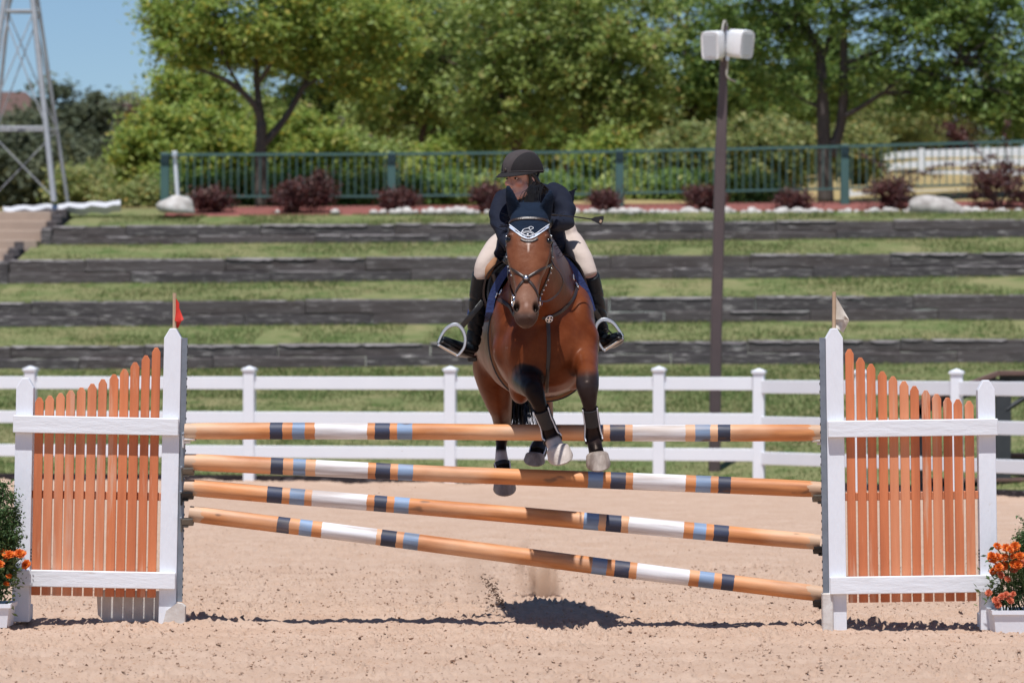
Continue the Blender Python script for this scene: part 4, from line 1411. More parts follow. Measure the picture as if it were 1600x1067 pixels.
for i, (a, b_, lab, sh, Y) in enumerate(poles):
    A = P(a[0], a[1], Y - .03 - i * .0); B = P(b_[0], b_[1], Y - .12)
    L = (B - A).length
    rings = []
    q = random.Random(i)
    for k in range(37):
        t = k / 36
        wob = Vector((0, math.sin(t * 5 + i) * .004, math.sin(t * 7 + i * 2) * .003))
        rr = (.0465 + .0012 * math.sin(9 * t + i)) * (.94 if k in (0, 36) else 1)
        rings.append([Vector(((t - .5) * L, rr * math.cos(w_) , rr * math.sin(w_))) + wob for w_ in [2 * math.pi * j / 20 for j in range(20)]])
    mb = MB().rings(rings)
    o = mk('jump_pole', mb, pole_mat('painted_pole_%s' % 'abcd'[i], i * 3.7, sh), smooth='auto', local=True)
    o.location = (A + B) / 2
    d = (B - A).normalized()
    o.rotation_euler = Matrix(((d.x, 0, 0), (d.y, 1, 0), (d.z, 0, 1))).to_quaternion().to_euler() if False else d.to_track_quat('X', 'Z').to_euler()
    tag(o, lab, 'jump pole', 'banded jump poles between the two stands')

# ---- jump cups holding the pole ends
def cup(px, py, side, cm, label, Y, flat=False):
    c = thing('jump_cup', label, 'jump cup', tuple(P(px, py, Y)), 'cups holding the jump poles')
    s = 1 if side < 0 else -1
    o = P(px, py, Y)
    n = 8
    rings = []
    for k in range(n + 1):      # trough curving under the pole
        a = math.pi * (1.12 + .76 * k / n)
        rr = .058
        z = (rr * math.sin(a) + .050) * (.25 if flat else 1)
        y = rr * math.cos(a)
        rings.append([o + Vector((s * .0, y, z)), o + Vector((s * .062, y, z + (.0 if not flat else -.006))), o + Vector((s * .062, y, z - .007)), o + Vector((0, y, z - .009))])
    mk('trough', MB().rings(rings), cm, c)
    mb = MB(); mb.box(o + Vector((-s * .004, -.0, -.005)), (.010, .06, .085), bev=.002); mb.box(o + Vector((s * .016, 0, -.018)), (.035, .05, .012), bev=.002)
    mk('backplate', mb, cm, c)
    mb = MB(); mb.tube([o + Vector((-s * .004, -.055, .03)), o + Vector((-s * .004, .0, .03))], .005, 6); mb.ell(o + Vector((-s * .004, -.06, .03)), .009, seg=8, rg=5)
    mk('pin', mb, M['steel'], c)
cl_ = M['spk']; cg = mat('grey_green_metal', (.20, .19, .16), .5, (.14, .13, .11), 20, .6, metal=.3)
cup(288, 686, -1, cl_, 'white flat cup on the left stand under the topmost pole', 23.97, True)
cup(286, 738, -1, cg, 'grey cup on the left stand under the second pole', 23.97)
cup(285, 776, -1, M['black'], 'black cup on the left stand under the third pole', 23.97)
cup(285, 817, -1, cg, 'grey cup on the left stand under the lowest pole', 23.97)
cup(1286, 688, 1, cl_, 'white flat cup on the right stand under the topmost pole', 23.88, True)
cup(1287, 780, 1, cg, 'grey cup on the right stand under the second pole', 23.88)
cup(1288, 861, 1, M['black'], 'black cup on the right stand under the third pole', 23.88)
cup(1288, 944, 1, M['black'], 'black cup on the right stand under the lowest pole', 23.88)

# ---- planters: white box, orange flowers, juniper
petal_me = {}
def flower_mesh(mt, r, seed):
    q = np.random.default_rng(seed)
    V = []
    for ring, (el, n, ln) in enumerate(((.1, 12, 1.0), (.5, 11, .9), (.9, 8, .75), (1.25, 6, .55))):
        for k in range(n):
            a = 2 * math.pi * (k + .5 * ring) / n + q.uniform(-.15, .15)
            e = el + q.uniform(-.15, .15)
            d = np.array([math.cos(a) * math.cos(e), math.sin(a) * math.cos(e), math.sin(e)])
            sd = np.array([-math.sin(a), math.cos(a), 0])
            up = np.cross(d, sd)
            L = r * ln
            w = r * .26
            V += [d * L * .15, d * L * .75 - sd * w - up * L * .05, d * L * 1.02 + up * L * .02, d * L * .75 + sd * w - up * L * .05]
    return np.array(V)
def planter(label, cx, cy, Y, boxpx, flowers, jun, leafe, seed):
    s = FPX / Y
    t = thing('planter', label, 'planter', tuple(P(cx, cy, Y)))
    x0, x1, ytop, ybot = boxpx
    a, b_ = P(x0, ytop, Y), P(x1, ybot, Y)
    w, h_ = b_.x - a.x, a.z - b_.z
    mb = MB()
    c = Vector(((a.x + b_.x) / 2, Y + .02, b_.z))
    def rr(k, dx, dz): return [c + Vector((sx * (w / 2 - dx), sy * (.17 - dx), dz)) for sx, sy in ((-1, -1), (1, -1), (1, 1), (-1, 1))]
    mb.rings([rr(0, .018, 0), rr(0, .006, h_ - .025), rr(0, -.006, h_ - .022), rr(0, -.006, h_), rr(0, .014, h_), rr(0, .016, h_ - .03)])
    mk('box', mb, M['whitepaint'], t)
    mb = MB(); mb.box(c + Vector((0, 0, h_ - .03)), (w - .045, .29, .02)); mk('soil', mb, M['bark'], t)
    # flowers
    vs = flower_mesh(None, .034, seed)
    n = len(vs)
    stems = MB()
    fm = None
    for i, (px, py, dy, sz, pk) in enumerate(flowers):
        p_ = P(px, py, Y + dy)
        f = flower_meshes[(pk, i % 3)]
        o = bpy.data.objects.new('flower', f); COL.objects.link(o); o.parent = t
        o.location = p_ - origin_of(t)
        dvec = Vector((rnd.uniform(-.5, .5), -.8 + rnd.uniform(-.2, .3), rnd.uniform(.3, 1.0))).normalized()
        o.rotation_euler = dvec.to_track_quat('Z', 'Y').to_euler(); o.scale = (sz,) * 3
        root = c + Vector((rnd.uniform(-.3, .3) * w, rnd.uniform(-.05, .05), h_ - .03))
        mid = root.lerp(p_, .5) + Vector((0, 0, .04))
        stems.tube([root, mid, p_ - Vector((0, -.01, .01))], .0035, 4, sub=3)
    mk('flower_stems', stems, M['marileaf'], t, fix=False)['kind'] = 'stuff'
    C = []
    for (px, py, dy, rx, rz, n) in leafe:
        c0 = np.array(P(px, py, Y + dy))
        d = rng.normal(0, 1, (n, 3)) * np.array([rx, .05, rz]) * .5
        C.append(c0 + d)
    leaves('foliage', np.concatenate(C), .017, M['marileaf'], t, .4)
    # juniper: upswept branches thick with needles
    mb = MB(); C = []
    for (px0, py0, px1, py1, dy) in jun:
        A, B = P(px0, py0, Y + dy), P(px1, py1, Y + dy + rnd.uniform(-.05, .05))
        mid = A.lerp(B, .5) + Vector((rnd.uniform(-.02, .02), 0, -.02))
        pp = spl([A, mid, B], 6)
        mb.tube(pp, [.007 - .0045 * i / (len(pp) - 1) for i in range(len(pp))], 5)
        for j, p_ in enumerate(pp):
            f_ = j / len(pp)
            if f_ < .25: continue
            sp_ = .045 * (1.1 - f_ * .6)
            nn = 120
            C.append(np.array(p_) + rng.normal(0, 1, (nn, 3)) * sp_ * np.array([1, 1, .9]))
            # side sprays
            for k in range(2):
                d_ = np.array([rnd.uniform(-1, 1), rnd.uniform(-.6, .6), rnd.uniform(.2, 1)]); d_ /= np.linalg.norm(d_)
                tt = rng.random((46, 1))
                C.append(np.array(p_) + d_ * tt * rnd.uniform(.05, .11) + rng.normal(0, .007, (46, 3)))
    mk('juniper_stems', mb, M['bark'], t, fix=False)
    leaves('juniper_needles', np.concatenate(C), .0085, M['juniper'], t, .2)
    return t
def fl_mesh(mt, seed, r=.034):
    V = flower_mesh(None, r, seed)
    me = bpy.data.meshes.new('flower'); nv = len(V)
    me.vertices.add(nv); me.vertices.foreach_set('co', V.astype(np.float32).ravel())
    me.loops.add(nv); me.loops.foreach_set('vertex_index', np.arange(nv, dtype=np.int32))
    me.polygons.add(nv // 4); me.polygons.foreach_set('loop_start', np.arange(0, nv, 4, dtype=np.int32))
    me.update(calc_edges=True); me.materials.append(mt)
    return me
flower_meshes = {(pk, k): fl_mesh(M['petal'] if pk == 0 else M['petal2'], 50 + k + 9 * pk) for pk in (0, 1) for k in range(3)}
q = random.Random(5)
fl = [(-8 + i * 6.3 + q.uniform(-3, 3), 873 + q.uniform(-11, 10), -.10 + q.uniform(-.05, .03), q.uniform(.75, 1.0), 0) for i in range(9)] + \
     [(3, 862, -.08, .8, 0), (18, 866, -.1, .8, 0), (42, 880, -.10, .75, 0), (10, 912, -.1, .6, 0), (14, 900, -.1, .6, 0)]
planter('white planter of orange flowers and juniper at the left edge beside the left jump stand', 0, 980, 23.72, (-55, 20, 941, 978), fl,
        [(-15, 945, 4, 760, .02), (-12, 945, 20, 775, .0), (-18, 945, -12, 750, .03), (-5, 940, 22, 805, .05), (-8, 940, 14, 822, -.02), (-20, 940, -30, 790, 0), (-10, 930, 6, 840, .0), (-12, 900, -4, 800, -.03), (-6, 900, 20, 848, .04)],
        [(-2, 912, -.05, .10, .13, 300), (12, 895, -.06, .07, .08, 160), (-25, 905, 0, .1, .14, 250)], 1)
q = random.Random(8)
fr = [(1552 + (i % 5) * 9.5 + q.uniform(-4, 4), 856 + (i // 5) * 13 + q.uniform(-5, 5) + (8 if i % 5 == 0 else 0), -.10 + q.uniform(-.06, .03), q.uniform(.75, 1.0), 0) for i in range(15)] + \
     [(1563, 898, -.12, .8, 1), (1584, 890, -.1, .8, 1), (1574, 905, -.1, .7, 1), (1598, 880, -.1, .8, 1)] + \
     [(1545, 926, -.1, .7, 1), (1556, 938, -.14, .8, 1), (1566, 932, -.14, .8, 1), (1578, 938, -.14, .8, 1), (1560, 945, -.14, .7, 1), (1572, 929, -.14, .7, 1), (1583, 928, -.13, .6, 1)]
planter('white planter of orange and pinkish flowers with juniper at the right edge', 1600, 992, 23.55, (1547, 1660, 951, 992), fr,
        [(1618, 945, 1598, 835, .04), (1620, 945, 1612, 820, .0), (1622, 940, 1640, 815, .03), (1612, 930, 1590, 862, .05), (1618, 930, 1604, 850, 0)],
        [(1575, 905, -.02, .12, .13, 330), (1590, 925, .0, .12, .08, 220), (1560, 930, -.05, .07, .07, 130)], 2)

# ================================================================== THE HORSE
def ringpx(Y, xl, xr, yt, yb, n=28, e=2.25, topn=.16):
    Y = CY(Y)
    c = P((xl + xr) / 2, (yt + yb) / 2, Y)
    rx = (xr - xl) / 2 / FPX * Y; rz = (yb - yt) / 2 / FPX * Y
    out = []
    for k in range(n):
        a = 2 * math.pi * k / n
        ca, sa = math.cos(a), math.sin(a)
        x = math.copysign(abs(ca) ** (2 / e), ca) * rx
        z = math.copysign(abs(sa) ** (2 / e), sa) * rz
        x *= 1 - topn * max(0, sa)
        out.append(c + Vector((x, 0, z)))
    return out
TRUNK = [(23.62, 822, 884, 520, 582), (23.70, 800, 908, 490, 604), (23.82, 778, 922, 462, 615), (24.0, 768, 930, 432, 619), (24.2, 768, 927, 420, 622), (24.5, 755, 918, 424, 622),
         (24.8, 746, 905, 432, 615), (25.15, 740, 893, 436, 604), (25.5, 742, 880, 440, 594), (25.8, 752, 866, 452, 580), (26.0, 772, 846, 474, 560), (26.08, 790, 828, 496, 540)]
hb_ = MB()
hb_.rings([ringpx(*t) for t in TRUNK])
T_ = lambda mb, L, **k: mb.tube([P(q[0][0], q[0][1], CY(q[0][2])) for q in L], [q[1] if isinstance(q[1], tuple) else (q[1], q[1]) for q in L], k.pop('seg', 16), side=(1, 0, 0), sub=4, **k)
E_ = lambda mb, c, r, rot=None: mb.ell(P(c[0], c[1], CY(c[2])), r, rot)
# neck and chest
T_(hb_, [((850, 510, 24.25), (.25, .36)), ((848, 475, 24.0), (.225, .34)), ((842, 435, 23.78), (.162, .28)), ((836, 402, 23.58), (.112, .23)), ((829, 370, 23.42), (.088, .17)), ((827, 345, 23.33), (.078, .12))], seg=24)
E_(hb_, (822, 545, 23.80), (.125, .15, .21)); E_(hb_, (882, 545, 23.80), (.125, .15, .21))       # breast muscles either side of the groove
E_(hb_, (792, 512, 24.02), (.09, .24, .24)); E_(hb_, (906, 510, 24.0), (.085, .24, .23))        # shoulders
E_(hb_, (920, 533, 23.86), (.058, .10, .10)); E_(hb_, (790, 548, 23.88), (.08, .10, .11))
E_(hb_, (868, 500, 23.72), (.035, .06, .20), Matrix.Rotation(R(-14), 3, 'Y')); E_(hb_, (838, 500, 23.72), (.035, .06, .20), Matrix.Rotation(R(14), 3, 'Y'))
E_(hb_, (895, 590, 23.92), (.08, .10, .07)); E_(hb_, (842, 598, 23.9), (.09, .1, .07))
LEGR = [((903, 515, 24.0), (.10, .14)), ((912, 550, 23.83), (.088, .11)), ((918, 578, 23.63), (.068, .085)), ((918, 603, 23.50), (.066, .064)), ((920, 622, 23.49), (.047, .052)),
        ((922, 640, 23.50), (.034, .040)), ((925, 660, 23.53), (.033, .038)), ((927, 681, 23.56), (.044, .045)), ((930, 698, 23.54), (.041, .040)), ((933, 710, 23.51), (.044, .040))]
LEGL = [((802, 535, 24.02), (.11, .14)), ((812, 580, 23.90), (.088, .11)), ((823, 596, 23.68), (.076, .082)), ((832, 606, 23.53), (.064, .064)), ((841, 627, 23.50), (.044, .050)),
        ((848, 646, 23.52), (.034, .040)), ((855, 662, 23.55), (.033, .038)), ((861, 681, 23.58), (.045, .045)), ((867, 695, 23.55), (.046, .042)), ((871, 701, 23.53), (.048, .040))]
T_(hb_, LEGR); T_(hb_, LEGL)
E_(hb_, (813, 602, 23.95), (.068, .11, .105))          # flexed elbow and forearm belly
E_(hb_, (918, 605, 23.455), (.045, .03, .05)); E_(hb_, (832, 607, 23.485), (.045, .03, .05))   # knee caps
HINDL = [((782, 520, 25.5), (.17, .27)), ((773, 575, 25.45), (.135, .21)), ((776, 612, 25.5), (.100, .14)), ((783, 643, 25.65), (.066, .09)), ((785, 670, 25.78), (.048, .066)),
         ((783, 698, 25.76), (.031, .040)), ((784, 721, 25.7), (.042, .045)), ((787, 737, 25.66), (.036, .04)), ((788, 750, 25.62), (.052, .050))]
HINDR = [((836, 530, 25.5), (.16, .25)), ((845, 585, 25.45), (.10, .18)), ((851, 622, 25.52), (.05, .11)), ((853, 650, 25.64), (.045, .075)), ((851, 668, 25.75), (.045, .06)),
         ((846, 688, 25.6), (.030, .037)), ((841, 704, 25.5), (.042, .045)), ((838, 712, 25.46), (.040, .04)), ((835, 718, 25.43), (.05, .05))]
T_(hb_, HINDL); T_(hb_, HINDR)
# head
HA, HB = P(828, 330, 23.30), P(821.5, 502, 22.98)
ax = (HB - HA).normalized(); HL = (HB - HA).length
hs_ = (Vector((1, 0, 0)) - ax * ax.x).normalized()
hn = hs_.cross(ax); hn = hn if hn.y < 0 else -hn
HS = [(-.10, .045, -.01, .10), (-.02, .080, .035, .14), (.08, .100, .062, .17), (.18, .110, .074, .19), (.28, .116, .080, .20), (.38, .116, .080, .205), (.47, .112, .076, .20), (.54, .098, .071, .175), (.61, .079, .065, .135),
      (.70, .067, .060, .105), (.79, .062, .057, .09), (.87, .068, .055, .085), (.93, .071, .046, .08), (.985, .063, .030, .072), (1.02, .050, .012, .060), (1.035, .034, .0, .045)]
rings = []
for t, w_, d1, d2 in HS:
    c = HA + ax * (t * HL)
    ring = []
    for k in range(28):
        a = 2 * math.pi * k / 28
        ca, sa = math.cos(a), math.sin(a)
        e = 2.7 if sa > 0 else 2.1
        x = math.copysign(abs(ca) ** (2 / e), ca) * w_
        y = abs(sa) ** (2 / e) * (d1 if sa > 0 else -d2)
        if sa < 0: x *= 1 - .35 * abs(sa)
        ring.append(c + hs_ * x + hn * y)
    rings.append(ring)
hb_.rings(rings)
def HP(u_, v_, d=0.0):      # head point: side metres, along 0..1, out of the face
    return HA + hs_ * u_ + ax * (v_ * HL) + hn * d
for s_ in (-1, 1):
    hb_.ell(HP(s_ * .102, .262, .044), (.018, .030, .014), seg=12, rg=8)      # brow over the eye
    hb_.ell(HP(s_ * .108, .335, .030), (.018, .030, .012), seg=12, rg=8)
    hb_.tube([HP(s_ * .108, .36, .03), HP(s_ * .098, .46, .035), HP(s_ * .076, .58, .035)], [.016, .016, .008], 8)      # facial crest
    hb_.tube([HP(s_ * .055, .40, .060), HP(s_ * .042, .60, .050), HP(s_ * .034, .80, .044)], [.012, .011, .009], 8)     # edge of the nasal bone
    hb_.tube([HP(s_ * (.055 + .015 * math.cos(a)), .905 + .038 * math.sin(a), .036 + .002 * math.cos(a)) for a in [k * math.pi / 5 for k in range(11)]], .0085, 8)   # nostril rims
    hb_.ell(HP(s_ * .020, .985, .022), (.024, .016, .016), seg=12, rg=8)        # upper lip
    # ears
    e0, e1, e2, e3 = (P(808, 342, 23.33), P(803, 325, 23.28), P(797, 305, 23.24), P(793, 290, 23.22)) if s_ < 0 else (P(850, 342, 23.33), P(853, 326, 23.28), P(858, 310, 23.24), P(861, 297, 23.22))
    hb_.tube([e0, e1, e2, e3], [(.034, .026), (.034, .022), (.022, .016), (.004, .004)], 12, side=(1, 0, 0), sub=4)
hb_.ell(HP(0, .985, -.035), (.040, .030, .030), seg=12, rg=8)   # chin
hme = remesh(hb_, .0085, 5, .5)
V = me_np(hme)
# settle the joins of shoulder, chest and haunch without touching head and lower legs
ed_ = np.empty(len(hme.edges) * 2, dtype=np.int32); hme.edges.foreach_get('vertices', ed_); ed_ = ed_.reshape(-1, 2)
deg = np.bincount(ed_.ravel(), minlength=len(V)).astype(float)[:, None]
pyv = HOR - (V[:, 2] - CAMZ) / V[:, 1] * FPX
wsm = (smoothstep(23.35, 23.6, V[:, 1]) * smoothstep(625, 560, pyv) + smoothstep(24.8, 24.95, V[:, 1]) * smoothstep(670, 620, pyv)).clip(0, 1)[:, None] * .8
for _ in range(34):
    acc = np.stack([np.bincount(ed_[:, 0], V[ed_[:, 1], k], len(V)) + np.bincount(ed_[:, 1], V[ed_[:, 0], k], len(V)) for k in range(3)], 1) / deg
    V = V + (acc - V) * wsm
cen_ = np.array([.17, 24.1, 1.5])
dr_ = V - cen_; dr_[:, 1] *= .35; dr_ /= np.linalg.norm(dr_, axis=1)[:, None]
mus = (vnoise(V[:, 0] * 9 + 60, V[:, 2] * 6 + V[:, 1] * 4, 91) - .5) * .026 + (vnoise(V[:, 0] * 22 + 60, V[:, 2] * 13 + V[:, 1] * 10, 92) - .5) * .010
V = V + dr_ * (mus[:, None] * wsm)
me_set(hme, V)
# nostrils pressed in
nos = [np.array(HP(s_ * .055, .905, .040)) for s_ in (-1, 1)]
nrm = np.zeros(len(hme.vertices) * 3, dtype=np.float32); hme.vertices.foreach_get('normal', nrm); nrm = nrm.reshape(-1, 3)
nostr = np.zeros(len(V))
for c in nos:
    d = V - c
    du = d @ np.array(hs_); dv = d @ np.array(ax)
    r_ = np.sqrt((du / .018) ** 2 + (dv / .030) ** 2 + (np.abs(d @ np.array(hn)) / .05) ** 2)
    k = np.clip(1.25 - r_, 0, 1)
    nostr = np.maximum(nostr, np.clip(k * 1.6, 0, 1))
    V -= np.array(hn) * (k * .030)[:, None] + np.array(hs_) * (k * .006 * np.sign(c @ np.array(hs_) - np.array(HA) @ np.array(hs_)))[:, None]
me_set(hme, V)
PX = V[:, 0] / V[:, 1] * FPX + 800; PY = HOR - (V[:, 2] - CAMZ) / V[:, 1] * FPX; Yv = V[:, 1]
def mixc(c, col, f):
    return c * (1 - f[:, None]) + np.array(col)[None, :] * f[:, None]
C = np.tile(np.array([.165, .046, .016]), (len(V), 1))
nz_ = vnoise(V[:, 0] * 6 + 50, V[:, 2] * 6 + V[:, 1] * 3, 77)
C = mixc(C, (.12, .032, .012), nz_ * .5)
C = mixc(C, (.27, .105, .048), smoothstep(.12, .26, nrm[:, 0] * 0 + .2) * 0)
hv = ((V - np.array(HA)) @ np.array(ax)) / HL; hu = (V - np.array(HA)) @ np.array(hs_); hd = (V - np.array(HA)) @ np.array(hn)
head = (hd > -.13) & (hv > -.1) & (hv < 1.1) & (np.abs(hu) < .14) & (Yv < 23.35)
hf = head.astype(float)
C = mixc(C, (.185, .072, .038), hf * .85)
C = mixc(C, (.050, .025, .018), hf * smoothstep(.075, .108, np.abs(hu)) * smoothstep(.14, .25, hv) * smoothstep(.42, .32, hv) * .85)  # dark round the eyes
C = mixc(C, (.235, .125, .085), hf * smoothstep(.62, .84, hv))
C = mixc(C, (.065, .045, .040), hf * smoothstep(.93, .98, hv) * .9)
C = mixc(C, (.075, .05, .042), hf * np.clip(1.5 - np.sqrt(((np.abs(hu) - .064) / .024) ** 2 + ((hv - .905) / .07) ** 2), 0, 1) * .9)
wv = .013 * (1 + .5 * np.sin(hv * 40)) * np.clip((.50 - hv) / .25, .15, 1)
C = mixc(C, (.72, .62, .56), hf * smoothstep(1.0, .45, np.abs(hu - .0) / (wv * 1.1)) * smoothstep(.17, .20, hv) * smoothstep(.56, .36, hv) * 1.0)
C = mixc(C, (.55, .40, .34), hf * np.exp(-((hu / .009) ** 2 + ((hv - .89) / .02) ** 2)) * .8)
C = mixc(C, (.006, .004, .004), nostr)
# black points
def near_chain(ch, i0):
    pp, rr_ = smooth_path([P(*q[0]) for q in ch[i0:]], [q[1] if isinstance(q[1], tuple) else (q[1], q[1]) for q in ch[i0:]], 5)
    best = np.full(len(V), 9.)
    for p_, r_ in zip(pp, rr_):
        best = np.minimum(best, np.linalg.norm(V - np.array(p_), axis=1) / max(r_))
    return smoothstep(1.42, 1.24, best)
kR = near_chain(LEGR, 2)
C = mixc(C, (.030, .022, .022), kR * smoothstep(571, 590, PY + 6 * (nz_ - .5)))
kL = near_chain(LEGL, 2)
C = mixc(C, (.016, .012, .012), kL * smoothstep(23.78, 23.64, Yv))
C = mixc(C, (.62, .54, .49), kL * smoothstep(684, 689, PY + (PX - 862) * .35 + 4 * (nz_ - .5)))
C = mixc(C, (.010, .008, .008), kR * smoothstep(690, 696, PY))
hk = (Yv > 24.88)
C = mixc(C, (.05, .018, .010), hk * smoothstep(640, 668, PY))
C = mixc(C, (.014, .010, .009), hk * smoothstep(672, 690, PY))
C = mixc(C, (.60, .53, .49), hk * (PX < 812) * smoothstep(704, 711, PY + 5 * nz_))
C = mixc(C, (.012, .01, .01), hk * (PX < 812) * smoothstep(721, 723, PY))
paint(hme, C)
horse = thing('horse', 'bay horse in mid jump facing the camera, with narrow white stripe on its face', 'horse', tuple(P(850, 622, 24.2)))
# bonnet and straps are laid on this surface
bv_body = BVHTree.FromPolygons([tuple(v) for v in V], [tuple(p.vertices) for p in hme.polygons])
body_polys = [tuple(p.vertices) for p in hme.polygons]
finish(hme, 'body', M['coat'], horse)
CO = Vector((0, 0, CAMZ))
def on(px, py, bv=None, Yg=23.3):
    d = (P(px, py, 24) - CO).normalized()
    h_ = (bv or bv_body).ray_cast(CO, d)
    if h_[0] is None or abs(h_[0].y - Yg) > .48:
        h_ = (bv or bv_body).find_nearest(P(px, py, Yg))
    return h_[0], h_[1]
def lay(pts, bv=None, Yg=23.3, sub=6):
    pp = spl([Vector((a, b_, 0)) for a, b_ in pts], sub)
    out = []
    for p_ in pp:
        q = on(p_.x, p_.y, bv, Yg)
        if not out or (q[0] - out[-1][0]).length > .0015:
            out.append(q)
    # smooth
    for _ in range(2):
        out = [out[0]] + [((out[i - 1][0] + out[i][0] * 2 + out[i + 1][0]) / 4, (out[i - 1][1] + out[i][1] * 2 + out[i + 1][1]).normalized()) for i in range(1, len(out) - 1)] + [out[-1]]
    return out

# hooves
def hoof(cor, toe, w0, w1, tilt):
    """cor/toe: (px, py, Y) of coronet centre and sole centre"""
    a, b_ = P(cor[0], cor[1], CY(cor[2])), P(toe[0], toe[1], CY(toe[2]))
    t = (b_ - a).normalized()
    sd = (Vector((1, 0, 0)) - t * t.x).normalized()
    n = t.cross(sd)                  # towards the camera
    if n.y > 0: n = -n
    rings = []
    L = (b_ - a).length
    for f, w_, fr, bk in ((-.12, w0 * .86, .8, .8), (0, w0 * .97, .95, .9), (.08, w0 * 1.0, .98, .95), (.6, (w0 + w1) / 2 * 1.01, 1.06, .9), (.96, w1, 1.12, .86), (1.03, w1 * .97, 1.08, .82)):
        ring = []
        for k in range(24):
            q = 2 * math.pi * k / 24
            cx, cy = math.cos(q), math.sin(q)
            depth = w_ * (fr if cy > 0 else bk)
            # sole plane tips so that the toe reaches lower than the heel
            drop = tilt * f * cy * w_
            ring.append(a + t * (L * f + drop) + sd * (w_ * cx) + n * (depth * cy))
        rings.append(ring)
    return MB().rings(rings), sd, n, t
for cor, toe, w0, w1, tl in (((933, 710, 23.50), (935, 726, 23.49), .062, .068, .72), ((871, 700, 23.51), (876, 715, 23.50), .064, .071, .73),
                             ((788, 749, 25.61), (788.5, 764, 25.60), .060, .069, .72), ((836, 710, 25.43), (835, 720, 25.42), .056, .064, .7)):
    mb_, *_ = hoof(cor, toe, w0, w1, tl)
    mk('hoof', mb_, M['hoof_pale' if tl > .725 else 'hoof'], horse, smooth='auto')
# eyes
for s_ in (-1, 1):
    mb_ = MB(); mb_.ell(HP(s_ * .106, .305, .037), (.020, .020, .021), seg=16, rg=12)
    mk('eye', mb_, M['eye'], horse, smooth=True)
def strands(mb, n, f, r=.0016, seg=4):
    for i in range(n):
        pts = f(i)
        mb.tube(spl(pts, 5), r, seg, cap=False)
# tail
mb_ = MB()
def tf(i):
    x0 = rnd.gauss(812, 6); x1 = x0 + rnd.gauss(1, 13); yb_ = rnd.uniform(625, 672)
    return [P(x0, 560, 25.60), P(x0 + rnd.gauss(0, 2), 590, 25.68 + rnd.gauss(0, .03)), P((x0 + x1) / 2 + rnd.gauss(0, 2), 620, 25.68 + rnd.gauss(0, .05)), P(x1, yb_, 25.66 + rnd.gauss(0, .06))]
strands(mb_, 330, tf, .0024, 3)
mb_.tube([P(812, 540, 25.58), P(812, 575, 25.66), P(812, 605, 25.68)], [.035, .045, .01], 10, sub=4)
mk('tail', mb_, M['hair'], horse, fix=False)['kind'] = 'stuff'
# forelock and mane wisps flying up
mb_ = MB()
def ff(i):
    k = rnd.random()
    x0 = 826 + rnd.gauss(0, 7)
    tx, ty = (rnd.uniform(802, 818), rnd.uniform(296, 308)) if k < 0 else (rnd.uniform(832, 852), rnd.uniform(287, 302))
    return [P(x0, 322, 23.30), P(x0 + (tx - x0) * .25, 303 + rnd.uniform(-3, 4), 23.33), P(x0 + (tx - x0) * .6, 293 + rnd.uniform(-3, 4), 23.38), P(tx, ty, 23.40)]
strands(mb_, 85, ff, .0014, 3)
def mf(i):
    y0 = rnd.uniform(330, 400); s_ = rnd.choice((-1, -1, 1))
    return [P(830, y0, 23.62), P(830 + s_ * 18, y0 - 6, 23.66), P(830 + s_ * 33 + rnd.gauss(0, 4), y0 + 5, 23.66), P(830 + s_ * 44 + rnd.gauss(0, 6), y0 + rnd.uniform(-4, 12), 23.62)]
strands(mb_, 60, mf, .0015, 3)
mk('mane', mb_, M['hair'], horse, fix=False)['kind'] = 'stuff'

# ---- ear bonnet: knitted cap laid over the poll and ears
ids = np.where((PY < 376) & (Yv < 23.46) & (PX > 780) & (PX < 872))[0]
dxn = np.abs(PX - 825.5) / 36
lim = 373 - 21 * np.clip(dxn, 0, 1.2) ** 1.25
inb = (PY < lim) & (Yv < 23.46) & (PY > 270) & (PX > 770) & (PX < 880)
bonnet = thing('ear_bonnet', 'navy knitted ear bonnet with pale blue edging and a small white horse emblem', 'ear bonnet', tuple(HP(0, .05, .08)))
remap = {}
bvs = []
def bvid(i):
    if i not in remap:
        remap[i] = len(bvs); bvs.append(Vector(V[i]) + Vector(nrm[i]).normalized() * .0065)
    return remap[i]
bfs = [tuple(bvid(i) for i in p_) for p_ in body_polys if all(inb[i] for i in p_)]
mb_ = MB(); mb_.add(bvs, bfs)
bo = mk('cap', mb_, M['bonnet'], bonnet, smooth=True, fix=False)
sm_ = bo.modifiers.new('t', 'SOLIDIFY'); sm_.thickness = .004; sm_.offset = -1
bv_all = BVHTree.FromPolygons([tuple(v) for v in V] + [tuple(v) for v in bvs], body_polys + [tuple(i + len(V) for i in f) for f in bfs])
edge_px = [(791, 350), (797, 354), (806, 361), (815, 368), (825.5, 371.5), (836, 368.5), (845, 362), (854, 355.5), (861.5, 351)]
mb_ = MB(); mb_.ribbon(lay(edge_px, bv_all), .017, .004); mk('edging', mb_, M['trim'], bonnet, smooth='auto')
for off in (-2.1, 2.1):
    mb_ = MB(); mb_.ribbon(lay([(a, b_ + off) for a, b_ in edge_px], bv_all), .004, .0062); mk('edge_cord', mb_, M['white'], bonnet, smooth='auto')
em = MB()
def zz(pts): return [(770 + a / 5.62, 330 + b_ / 5.62) for a, b_ in pts]
